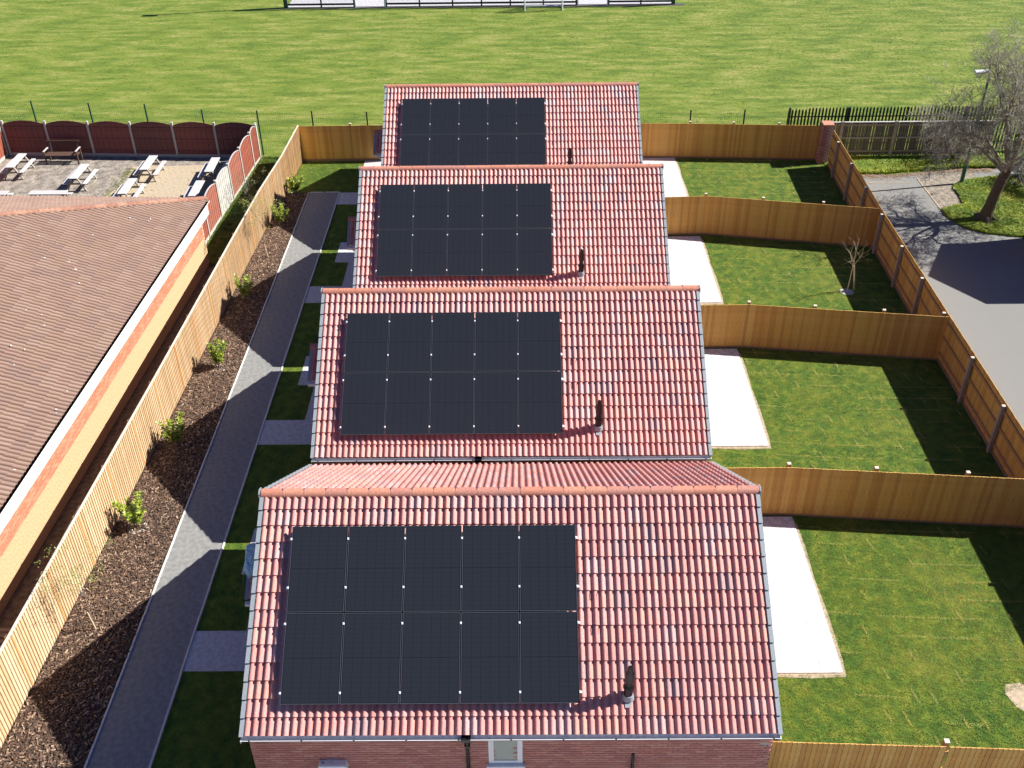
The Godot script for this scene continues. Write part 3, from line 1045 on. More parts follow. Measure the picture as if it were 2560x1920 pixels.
	# things left in the alley
	for k in 2:
		var o := thing("drain_pipe", ["grey plastic pipe lying in the alley against the hall", "second grey pipe lying in the alley beside the fence"][k], "pipe", Vector3(-12.0 + 0.17 * k, 0.05, -3.0 - 0.4 * k))
		var pb := MB.new()
		pb.tube([Vector3(-0.05, 0.0, -2.2), Vector3(-0.12, 0.0, 2.3)], [0.055, 0.055], 12)
		pb.tube([Vector3(-0.05, 0.0, -2.2), Vector3(-0.052, 0.0, -2.05)], [0.066, 0.066], 12)
		part("pipe", pb, M.lead, o)
	var st := thing("pallet_stack", "stack of dark slatted timber pallets in the alley corner", "pallets", Vector3(-11.85, 0, 0.45))
	for lay in 4:
		for k in 9:
			var sb := MB.new()
			sb.box(Transform3D(Basis(Vector3.UP, rng.randf_range(-0.02, 0.02)), Vector3(0, 0.13 + lay * 0.15, -0.75 + k * 0.17)), Vector3(1.0, 0.022, 0.10))
			part("slat", sb, M.post_dark, st)
		for x in [-0.42, 0.0, 0.42]:
			var sb := MB.new()
			sb.bx(x - 0.05, x + 0.05, 0.0 + lay * 0.15 - 0.012, 0.118 + lay * 0.15, -0.78, 0.70)
			part("bearer", sb, M.post_dark, st)


# ---------------------------------------------------------------- fences
func board_mesh(w: float, h: float, thick := 0.02, thin := 0.007) -> MB:
	var b := MB.new()
	var a := -w / 2; var c := w / 2
	var p := [Vector3(a, 0, 0), Vector3(c, 0, 0), Vector3(c, 0, thin), Vector3(a, 0, thick)]
	var u := Vector3(0, h, 0)
	b.quad(p[3], p[2], p[2] + u, p[3] + u); b.quad(p[1], p[0], p[0] + u, p[1] + u)
	b.quad(p[0], p[3], p[3] + u, p[0] + u); b.quad(p[2], p[1], p[1] + u, p[2] + u)
	b.quad(p[3] + u, p[2] + u, p[1] + u, p[0] + u)
	return b


func closeboard(called: String, label: String, line: Array, mats: Array, o: Dictionary) -> Node3D:
	var f := thing(called, label, "fence", Vector3(line[0].x, 0, line[0].y), 0, o.get("group", ""))
	var step: float = o.get("step", 0.104)
	var h: float = o.get("h", TOP_FENCE)
	var y0: float = o.get("y0", 0.12)
	var bm := board_mesh(step + 0.022, h - y0, o.get("thick", 0.02)).mesh(mats[0])
	var off := Vector3(line[0].x, 0, line[0].y)
	var carry := 0.0
	var gap: Array = o.get("gap", [])
	for s in line.size() - 1:
		var a := Vector3(line[s].x, 0, line[s].y) - off
		var e := Vector3(line[s + 1].x, 0, line[s + 1].y) - off
		var d := (e - a).normalized()
		var nn := d.cross(Vector3.UP)
		var b := Basis(d, Vector3.UP, nn)
		var len := (e - a).length()
		var u := carry + step / 2
		while u < len:
			var skip := false
			for g in gap:
				if s == g[0] and absf(u - g[1]) < g[2]: skip = true
			if not skip:
				var tilt := Basis(nn, rng.randf_range(-0.004, 0.004))
				put("board", bm, f, Transform3D(tilt * b, a + d * u + Vector3(0, y0 + rng.randf_range(-0.006, 0.004), 0) + nn * rng.randf_range(0.0, 0.003)), mats[rng.randi() % mats.size()])
			u += step
		carry = u - step / 2 - len
		# rails behind the boards
		for y in [0.35, 0.95, 1.52]:
			var rb := MB.new()
			rb.bar(a + Vector3(0, y, 0) - nn * 0.022, e + Vector3(0, y, 0) - nn * 0.022, 0.038, 0.085)
			part("rail", rb, o.get("rail", M.post), f)
		if o.get("gravel", true):
			var gb := MB.new()
			gb.bar(a + Vector3(0, 0.055, 0) - nn * 0.012, e + Vector3(0, 0.055, 0) - nn * 0.012, 0.03, 0.15)
			part("gravel_board", gb, o.get("gravel_mat", M.post_dark), f)
		if o.has("cap"):
			var cb := MB.new()
			cb.bar(a + Vector3(0, h + 0.008, 0) + nn * 0.004, e + Vector3(0, h + 0.008, 0) + nn * 0.004, 0.06, 0.022)
			part("cap_rail", cb, o.cap, f)
	# posts, given as [segment, distance]
	var pm := MB.new()
	var ph: float = o.get("post_h", h + 0.06)
	pm.cham(at(0, ph / 2 - 0.1, 0), Vector3(0.10, ph + 0.2, 0.10), 0.006)
	var pmesh := pm.mesh(o.get("post", M.post))
	var tm := MB.new()
	tm.cham(at(0, ph + 0.008, 0), Vector3(0.102, 0.016, 0.102), 0.004)
	var tmesh := tm.mesh(M.cap)
	var strip := MB.new()
	strip.bx(-0.028, 0.028, y0, h - 0.01, 0.012, 0.036)
	var smesh := strip.mesh(M.orange)
	for q in o.get("posts", []):
		var a := Vector3(line[q[0]].x, 0, line[q[0]].y) - off
		var d := (Vector3(line[q[0] + 1].x, 0, line[q[0] + 1].y) - off - a).normalized()
		var nn := d.cross(Vector3.UP)
		var p := put("post", pmesh, f, Transform3D(Basis(d, Vector3.UP, nn), a + d * q[1] - nn * float(o.get("back", 0.075))))
		if o.get("tops", true): put("post_top", tmesh, p)
		if o.has("strip"): put("cover_strip", smesh, f, Transform3D(Basis(d, Vector3.UP, nn), a + d * q[1]))
	return f


func posts_by_z(line: Array, zs: Array) -> Array:
	var r := []
	for z in zs:
		for s in line.size() - 1:
			var a: Vector2 = line[s]; var b: Vector2 = line[s + 1]
			if (z - a.y) * (z - b.y) <= 0:
				r.append([s, (b - a).length() * (z - a.y) / (b.y - a.y)])
				break
	return r


func arched_fence(label: String, pts: Array, mats: Array, battens: float) -> void:
	var f := thing("arched_fence", label, "fence", Vector3(pts[0].x, 0, pts[0].y), 0, "arched panel fences of the yard")
	var off := Vector3(pts[0].x, 0, pts[0].y)
	for s in pts.size():
		var p := Vector3(pts[s].x, 0, pts[s].y) - off
		var pb := MB.new()
		pb.cham(at(p.x, 0.86, p.z), Vector3(0.10, 1.78, 0.11), 0.012)
		part("concrete_post", pb, M.conc, f)
		if s == pts.size() - 1: break
		var e := Vector3(pts[s + 1].x, 0, pts[s + 1].y) - off
		var d := (e - p).normalized()
		var nn := d.cross(Vector3.UP)
		var b := Basis(d, Vector3.UP, nn)
		var len := (e - p).length() - 0.1
		var a := p + d * 0.05
		var k := 15
		var body := MB.new()
		for i in k:
			var t0 := float(i) / k; var t1 := float(i + 1) / k
			var y0 := 1.60 + 0.17 * sin(PI * t0) ** 0.8; var y1 := 1.60 + 0.17 * sin(PI * t1) ** 0.8
			var zf := 0.012 if i % 2 else 0.0
			var q0 := a + d * (t0 * len - 0.008); var q1 := a + d * (t1 * len + 0.008)
			var f0 := nn * (zf + 0.014); var f1 := nn * (zf - 0.004)
			var lo := Vector3(0, 0.17, 0)
			body.quad(q0 + f0 + lo, q1 + f0 + lo, q1 + f0 + Vector3(0, y1, 0), q0 + f0 + Vector3(0, y0, 0))
			body.quad(q1 + f1 + lo, q0 + f1 + lo, q0 + f1 + Vector3(0, y0, 0), q1 + f1 + Vector3(0, y1, 0))
			body.quad(q0 + f1 + lo, q0 + f0 + lo, q0 + f0 + Vector3(0, y0, 0), q0 + f1 + Vector3(0, y0, 0))
			body.quad(q1 + f0 + lo, q1 + f1 + lo, q1 + f1 + Vector3(0, y1, 0), q1 + f0 + Vector3(0, y1, 0))
			body.quad(q0 + f0 + Vector3(0, y0, 0), q1 + f0 + Vector3(0, y1, 0), q1 + f1 + Vector3(0, y1, 0), q0 + f1 + Vector3(0, y0, 0))
		var m: Material = mats[s % mats.size()]
		var pan := part("fence_panel", body, m, f)
		var bt := MB.new()
		for y in [0.32, 0.90, 1.46]:
			bt.bar(a + Vector3(0, y, 0) + nn * battens, a + d * len + Vector3(0, y, 0) + nn * battens, 0.03, 0.045)
		part("batten", bt, m, pan)
		var gb := MB.new()
		gb.bar(a + Vector3(0, 0.08, 0), a + d * len + Vector3(0, 0.08, 0), 0.045, 0.17)
		part("gravel_board", gb, M.conc, f)
		if battens > 0: continue
		var tr := MB.new()
		for i in k:
			var t0 := float(i) / k; var t1 := float(i + 1) / k
			tr.bar(a + d * t0 * len + Vector3(0, 1.61 + 0.17 * sin(PI * t0) ** 0.8, 0) + nn * 0.01, a + d * t1 * len + Vector3(0, 1.61 + 0.17 * sin(PI * t1) ** 0.8, 0) + nn * 0.01, 0.045, 0.02)
		part("arch_cap", tr, M.weather, pan)


func build_fences() -> void:
	var g := "golden closeboard fences between the gardens"
	var lab := ["golden board fence at the front right corner, running from the nearest bungalow", "golden board fence behind the nearest garden lawn", "golden board fence between the second and third gardens from the front", "golden board fence between the third and farthest gardens", "golden board fence at the far end of the farthest garden, towards the field"]
	for k in 5:
		var ln := fence_line(k)
		var l1: float = (ln[1] - ln[0]).length()
		var l2: float = (ln[2] - ln[1]).length()
		var posts := [[0, 0.06], [0, l1 - 0.05], [1, l2 * 0.33], [1, l2 * 0.68]]
		var o := {"group": g, "posts": posts, "step": 0.102, "thick": 0.026}
		if k == 0:
			o.gap = [[0, l1 - 0.02, 0.06], [1, 0.0, 0.05]]
		if k == 4: o.h = 1.72
		closeboard("board_fence", lab[k], ln, M.gold, o)
	closeboard("board_fence", "golden board fence left of the farthest bungalow, beyond the small lawn", [Vector2(-9.95, -29.46), Vector2(-5.16, -29.5)], M.gold, {"group": g, "posts": [[0, 2.4], [0, 4.7]], "step": 0.102})
	# street side, seen from its post side
	var ep := posts_by_z(east, [2.5, 0.05, -2.42, -4.88, -7.35, -9.83, -12.45, -14.75, -17.1, -19.73, -22.2, -24.6, -27.0])
	closeboard("boundary_fence", "long board fence with posts inside, between gardens and tarmac", east, M.gold, {"step": 0.117, "posts": ep, "post": M.post_grey, "back": 0.09, "post_h": 1.72, "h": 1.76, "rail": M.post})
	# west side, pale and sunlit
	var wl := west.duplicate()
	wl[7] = Vector2(-11.12, 2.75)
	wl.reverse()
	var wp := posts_by_z(wl, [0.88, -1.05, -2.98, -4.96, -6.97, -8.86, -10.8, -12.67, -14.64, -16.65, -18.58, -20.5, -22.38, -24.14, -25.87, -27.48, -29.37])
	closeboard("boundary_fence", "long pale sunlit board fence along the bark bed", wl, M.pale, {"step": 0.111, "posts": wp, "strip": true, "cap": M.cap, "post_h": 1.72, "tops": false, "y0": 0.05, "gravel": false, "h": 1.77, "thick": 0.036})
	# old arched fences of the yard
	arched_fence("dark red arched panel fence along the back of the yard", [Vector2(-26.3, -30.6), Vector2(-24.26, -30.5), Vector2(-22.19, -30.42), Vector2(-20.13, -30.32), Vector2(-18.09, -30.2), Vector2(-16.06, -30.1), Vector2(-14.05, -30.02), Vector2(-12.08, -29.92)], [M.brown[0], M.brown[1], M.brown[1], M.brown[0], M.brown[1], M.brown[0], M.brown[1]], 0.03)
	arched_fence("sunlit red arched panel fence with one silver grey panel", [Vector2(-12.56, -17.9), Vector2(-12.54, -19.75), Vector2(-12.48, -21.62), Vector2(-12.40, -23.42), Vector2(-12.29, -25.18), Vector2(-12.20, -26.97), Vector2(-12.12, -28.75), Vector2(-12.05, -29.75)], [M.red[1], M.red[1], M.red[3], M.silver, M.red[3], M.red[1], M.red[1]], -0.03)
	arched_fence("red arched panel fence at the left edge of the yard", [Vector2(-24.5, -24.9), Vector2(-24.5, -26.75), Vector2(-24.5, -28.6), Vector2(-24.4, -30.4)], [M.red[1], M.red[1], M.red[1]], -0.03)
	# brick pier in the far corner
	var p := thing("brick_pier", "square brick pier with red cap in the far garden corner", "pier", Vector3(14.42, 0, -28.78))
	var core := MB.new()
	core.bx(-0.215, 0.215, -0.05, 1.86, -0.215, 0.215)
	var body := part("pier_body", core, M.mortar, p)
	var bw := MB.new()
	for k in 4:
		brick_wall(bw, 0.45, 0.0, 1.84, Transform3D(Basis(Vector3.UP, k * PI / 2), Vector3.ZERO) * at(0, 0, 0.215))
	stuff(part("brickwork", bw, M.bricks, body))
	var cp := MB.new()
	cp.cham(at(0, 1.90, 0), Vector3(0.52, 0.08, 0.52), 0.02)
	part("cap", cp, M.ridge[2], p)


# ---------------------------------------------------------------- the yard
func picnic_table() -> Node3D:
	var o := Node3D.new()
	var pl := MB.new()
	pl.cham(Transform3D(), Vector3(0.094, 0.03, 1.62), 0.005)
	var pm := pl.mesh(M.weather)
	for k in 4:
		put("tabletop_plank", pm, o, at(-0.15 + k * 0.1, 0.645, 0))
	for s in [-1.0, 1.0]:
		for k in 2:
			put("bench_plank", pm, o, at(s * (0.40 + 0.1 * k), 0.385, 0))
		var fr := MB.new()
		for z in [-0.66, 0.66]:
			fr.bar(Vector3(s * 0.10, 0.625, z), Vector3(s * 0.42, 0.0, z), 0.05, 0.10, Vector3(0, 0, 1))
		part("leg", fr, M.greywood, o)
	for z in [-0.62, 0.62]:
		var cb := MB.new()
		cb.bx(-0.54, 0.54, 0.28, 0.365, z - 0.018, z + 0.018)
		cb.bx(-0.19, 0.19, 0.56, 0.628, z - 0.018, z + 0.018)
		part("cross_beam", cb, M.greywood, o)
	return o


func build_yard() -> void:
	var spots := [[-22.98, -28.3, 0.02, "leftmost grey picnic table, standing near the brown bench"], [-19.6, -27.0, 0.0, "grey picnic table alone in the middle of the dark paving"], [-16.72, -27.92, 0.0, "grey picnic table at the edge of the sandy patch, near the back fence"], [-16.9, -25.35, 0.0, "grey picnic table on sand, half hidden by the roof hip"],
		[-13.72, -27.62, 0.03, "grey picnic table beside the red fence in the back corner"], [-13.78, -25.05, 0.03, "grey picnic table beside the red fence, nearest the hall"], [-20.15, -24.75, PI / 2, "grey picnic table set sideways behind the hall roof"], [-22.75, -24.75, PI / 2, "sideways picnic table cut by the left picture edge"]]
	var first: Node3D
	for s in spots:
		var t: Node3D
		if first == null:
			t = picnic_table()
			first = t
		else:
			t = first.duplicate()
		t.name = numbered("picnic_table")
		add_child(t)
		t.position = Vector3(s[0], 0.012, s[1])
		t.rotation.y = s[2]
		tag(t, s[3], "picnic table", "picnic tables in the yard")
	var b := thing("park_bench", "dark brown slatted bench against the arched fence", "bench", Vector3(-21.35, 0.008, -29.62))
	for k in 4:
		var m := MB.new()
		m.bx(-0.78, 0.78, 0.41, 0.435, -0.20 + k * 0.12, -0.10 + k * 0.12)
		part("seat_slat", m, M.bench, b)
	for k in 9:
		var m := MB.new()
		m.bar(Vector3(-0.66 + k * 0.165, 0.45, -0.22), Vector3(-0.66 + k * 0.165, 0.88, -0.32), 0.05, 0.02, Vector3(0, 0, 1))
		part("back_slat", m, M.bench, b)
	var r := MB.new()
	r.bar(Vector3(-0.78, 0.92, -0.33), Vector3(0.78, 0.92, -0.33), 0.035, 0.08)
	part("top_rail", r, M.bench, b)
	for s in [-1.0, 1.0]:
		for z in [-0.24, 0.24]:
			var m := MB.new()
			m.bx(s * 0.76 - 0.03, s * 0.76 + 0.03, 0, 0.62, z - 0.03, z + 0.03)
			part("leg", m, M.bench, b)
		var m := MB.new()
		m.bx(s * 0.76 - 0.035, s * 0.76 + 0.035, 0.62, 0.65, -0.30, 0.30)
		part("armrest", m, M.weather, b)


# ---------------------------------------------------------------- field side
func mesh_panel(b: MB, a: Vector3, e: Vector3, y0: float, y1: float, dv: float, dh: float, r := 0.003) -> void:
	var d := (e - a).normalized()
	var n := int((e - a).length() / dv)
	for k in n + 1:
		var p := a + d * (k * dv)
		b.bar(p + Vector3(0, y0, 0), p + Vector3(0, y1, 0), r * 2, r * 2, d)
	var y := y0
	while y <= y1 + 0.001:
		b.bar(a + Vector3(0, y, 0), e + Vector3(0, y, 0), r * 2, r * 2)
		y += dh


func build_field_things() -> void:
	# green mesh fence along the field
	var f := thing("mesh_fence", "thin green wire mesh fence along the playing field", "fence", Vector3(-12.0, 0, -30.3))
	var off := Vector3(-12.0, 0, -30.3)
	var pts := [Vector3(-26.1, 0, -32.0), Vector3(-23.2, 0, -31.75), Vector3(-20.3, 0, -31.4), Vector3(-17.55, 0, -31.2), Vector3(-14.65, 0, -30.5), Vector3(-12.0, 0, -30.3), Vector3(-9.4, 0, -30.15), Vector3(-6.8, 0, -29.95), Vector3(-4.2, 0, -29.92), Vector3(-1.6, 0, -29.9), Vector3(1.0, 0, -29.88), Vector3(3.5, 0, -29.86), Vector3(5.9, 0, -29.84), Vector3(8.3, 0, -29.82), Vector3(10.8, 0, -29.8), Vector3(12.9, 0, -29.8)]
	for k in pts.size():
		var p: Vector3 = pts[k] - off
		var hh := 2.25 if k < 4 else 2.2
		var b := MB.new()
		b.bx(p.x - 0.03, p.x + 0.03, -0.1, hh, p.z - 0.03, p.z + 0.03)
		part("post", b, M.green_metal if k < 6 else M.dark_metal, f)
		if k + 1 < pts.size():
			var w := MB.new()
			mesh_panel(w, p + Vector3(0, 0, 0.035), pts[k + 1] - off + Vector3(0, 0, 0.035), 0.06, hh - 0.08, 0.1, 0.2, 0.0022)
			part("wire_panel", w, M.green_metal, f)
	# black palisade
	var pf := thing("palisade_fence", "black steel palisade fence at the field corner", "fence", Vector3(12.9, 0, -29.95))
	var pale := MB.new()
	pale.bx(-0.043, 0.043, 0.05, 2.12, -0.008, 0.008)
	pale.tri(Vector3(-0.043, 2.12, 0.008), Vector3(0.043, 2.12, 0.008), Vector3(0, 2.24, 0.0)); pale.tri(Vector3(0.043, 2.12, -0.008), Vector3(-0.043, 2.12, -0.008), Vector3(0, 2.24, 0.0))
	var pm := pale.mesh(M.dark_metal)
	for k in 92:
		put("pale", pm, pf, at(k * 0.158, -0.06 if k < 6 else 0.0, -0.05 * minf(k * 0.158 / 2.3, 1.0)))
	for y in [0.45, 1.75]:
		var b := MB.new()
		b.bx(0, 14.5, y - 0.025, y + 0.025, -0.11, -0.075)
		part("rail", b, M.dark_metal, pf)
	for k in 6:
		var b := MB.new()
		b.bx(k * 2.75 + 0.02, k * 2.75 + 0.12, -0.1, 2.15, -0.20, -0.11)
		part("post", b, M.dark_metal, pf)
	# grey slatted fence
	var gf := thing("slat_fence", "weathered grey slatted fence in front of the palisade", "fence", Vector3(14.75, 0, -29.32))
	var sl := board_mesh(0.10, 1.62, 0.02, 0.02).mesh(mat(Color(0.13, 0.12, 0.105), 0.9, T.old, Vector3(6, 0.5, 6)))
	for k in 62:
		var gap := 0.004 if k % 3 else 0.012
		put("slat", sl, gf, at(0.06 + k * 0.122 + rng.randf_range(-gap, gap), 0.12 + rng.randf_range(-0.01, 0.01), 0.0))
	for y in [0.35, 1.0, 1.62]:
		var b := MB.new()
		b.bx(0, 7.6, y - 0.04, y + 0.04, 0.021, 0.06)
		part("rail", b, M.greywood, gf)
	for x in [0.5, 2.98, 5.46]:
		var b := MB.new()
		b.cham(at(x, 0.9, 0.11), Vector3(0.13, 1.84, 0.10), 0.01)
		part("post", b, M.greywood, gf)
	var cb := MB.new()
	cb.bx(0, 7.6, 1.745, 1.77, -0.02, 0.08)
	part("cap_rail", cb, M.weather_x, gf)
	# ball court
	sheet("ball_court", rect(-15.6, 11.0, -84, -56.25), -0.1, 0.03, M.court)
	sheet("court_apron", [Vector2(-16.2, -56.25), Vector2(11.9, -56.25), Vector2(11.7, -55.75), Vector2(6.5, -55.72), Vector2(-9.0, -55.8), Vector2(-16.2, -55.9)], -0.1, 0.012, mat(Color(0.07, 0.065, 0.06), 0.95, T.old, Vector3(1, 1, 1)))
	var xs := [-15.63, -13.21, -10.94, -8.72, -6.43, -4.15, -2.16, -0.18, 2.09, 4.36, 6.59, 8.80, 11.02]
	var c := thing("court_fence", "dark green mesh fence with white goal frames round the ball court", "fence", Vector3(0, 0, -56.15))
	for k in xs.size():
		var b := MB.new()
		var thick := 0.12 if k == 0 or k == 12 else 0.05
		b.bx(xs[k] - thick, xs[k] + thick, 0, 3.0, -thick, thick)
		part("post", b, M.green_metal if k == 0 or k == 12 else M.dark_metal, c)
		if k == 12: break
		var w := MB.new()
		if k == 2 or k == 9:
			var fr := MB.new()
			for x in [xs[k] + 0.09, xs[k + 1] - 0.09]:
				fr.bx(x - 0.04, x + 0.04, 0, 2.0, 0.06, 0.14)
			fr.bx(xs[k] + 0.13, xs[k + 1] - 0.13, 1.9, 2.0, 0.06, 0.14)
			part("goal_frame", fr, M.white, c)
			mesh_panel(w, Vector3(xs[k], 0, 0.0), Vector3(xs[k + 1], 0, 0.0), 2.0, 3.0, 0.1, 0.2)
		else:
			w.bx(xs[k] + 0.04, xs[k + 1] - 0.04, 0.16, 0.28, -0.03, 0.03)
			w.bx(xs[k] + 0.04, xs[k + 1] - 0.04, 2.93, 2.99, -0.02, 0.02)
			mesh_panel(w, Vector3(xs[k], 0, 0.0), Vector3(xs[k + 1], 0, 0.0), 0.24, 2.95, 0.1, 0.2)
		part("wire_panel", w, M.dark_metal, c)
	var goal := thing("football_goal", "small white football goal with net in front of the court", "goal", Vector3(2.07, 0, -54.85))
	var gb := MB.new()
	for x in [-1.28, 1.28]:
		gb.tube([Vector3(x, 0, 0.05 - x * 0.06), Vector3(x, 1.75, 0.05 - x * 0.06)], [0.045, 0.045], 8)
		gb.tube([Vector3(x, 0.03, 0), Vector3(x, 0.03, -1.0)], [0.03, 0.03], 6)
		gb.tube([Vector3(x, 1.72, 0), Vector3(x, 0.03, -1.0)], [0.025, 0.025], 6)
	gb.tube([Vector3(-1.28, 1.74, 0.1), Vector3(1.28, 1.74, 0)], [0.045, 0.045], 8)
	gb.tube([Vector3(-1.28, 0.04, -1.0), Vector3(1.28, 0.04, -1.0)], [0.045, 0.045], 8)
	part("goal_frame", gb, M.white, goal)
	var nb := MB.new()
	for k in 22:
		var x := -1.28 + k * 0.122
		nb.bar(Vector3(x, 1.72, -0.02), Vector3(x, 0.03, -1.0), 0.008, 0.008)
	for k in 14:
		var t := k / 14.0
		nb.bar(Vector3(-1.28, 1.72 - t * 1.69, -0.02 - t), Vector3(1.28, 1.72 - t * 1.69, -0.02 - t), 0.008, 0.008)
		for x in [-1.28, 1.28]:
			nb.bar(Vector3(x, 1.7 - t * 1.7, 0.0), Vector3(x, 1.7 - t * 1.7, -t), 0.012, 0.012)
			nb.bar(Vector3(x, 0.02, -t), Vector3(x, 1.7 * (1 - t), -t), 0.012, 0.012)
	part("net", nb, M.white, goal)
	var fl := thing("floodlight_pole", "tall green floodlight pole at the left court corner", "pole", Vector3(-15.75, 0, -56.3))
	var pb := MB.new()
	pb.tube([Vector3(0, 0, 0), Vector3(0, 7.7, 0)], [0.09, 0.06], 10)
	part("pole", pb, M.green_metal, fl)
	var lh := MB.new()
	lh.cham(at(0, 7.75, 0.1), Vector3(0.7, 0.35, 0.4), 0.04)
	part("lamp_head", lh, M.dark_metal, fl)


# ---------------------------------------------------------------- street side
func branch(b: MB, p: Vector3, d: Vector3, len: float, r: float, depth: int, tips: Array, curl: float, up: float, split: float) -> void:
	var pts := [p]; var rr := [r]
	var segs := 4 if depth > 1 else 3
	var q := p; var dir := d
	var r1 := r * (0.62 if depth > 0 else 0.3)
	for i in segs:
		dir = (dir + Vector3(rng.randf_range(-curl, curl), rng.randf_range(-curl, curl) + up, rng.randf_range(-curl, curl))).normalized()
		q += dir * (len / segs)
		pts.append(q); rr.append(lerpf(r, r1, float(i + 1) / segs))
		if depth > 0 and i < segs - 1 and rng.randf() < split:
			var side := dir.cross(Vector3(rng.randf_range(-1, 1), rng.randf_range(-1, 1), rng.randf_range(-1, 1))).normalized()
			branch(b, q, (dir * 0.55 + side * 0.75).normalized(), len * rng.randf_range(0.5, 0.75), rr[-1] * 0.6, depth - 1, tips, curl, up, split)
	b.tube(pts, rr, 8 if depth > 3 else (5 if depth > 1 else 3), false)
	if depth > 0:
		var n := 2 if rng.randf() < 0.75 else 3
		for k in n:
			var side := dir.cross(Vector3(rng.randf_range(-1, 1), rng.randf_range(-1, 1), rng.randf_range(-1, 1))).normalized()
			branch(b, q, (dir * 0.8 + side * rng.randf_range(0.35, 0.7)).normalized(), len * rng.randf_range(0.62, 0.82), r1 * 0.78, depth - 1, tips, curl, up, split)
	else:
		tips.append([q, dir])


func leaf(b: MB, p: Vector3, d: Vector3, len: float, w: float, c: Color) -> void:
	var s := d.cross(Vector3.UP)
	if s.length() < 0.05: s = Vector3.RIGHT
	s = s.normalized() * w * 0.5
	var up := s.cross(d).normalized() * w * 0.18
	b.col = c
	var m := p + d * len * 0.5
	b.tri(p, m + s + up, m); b.tri(p, m, m - s + up)
	b.tri(m, m + s + up, p + d * len); b.tri(m, p + d * len, m - s + up)


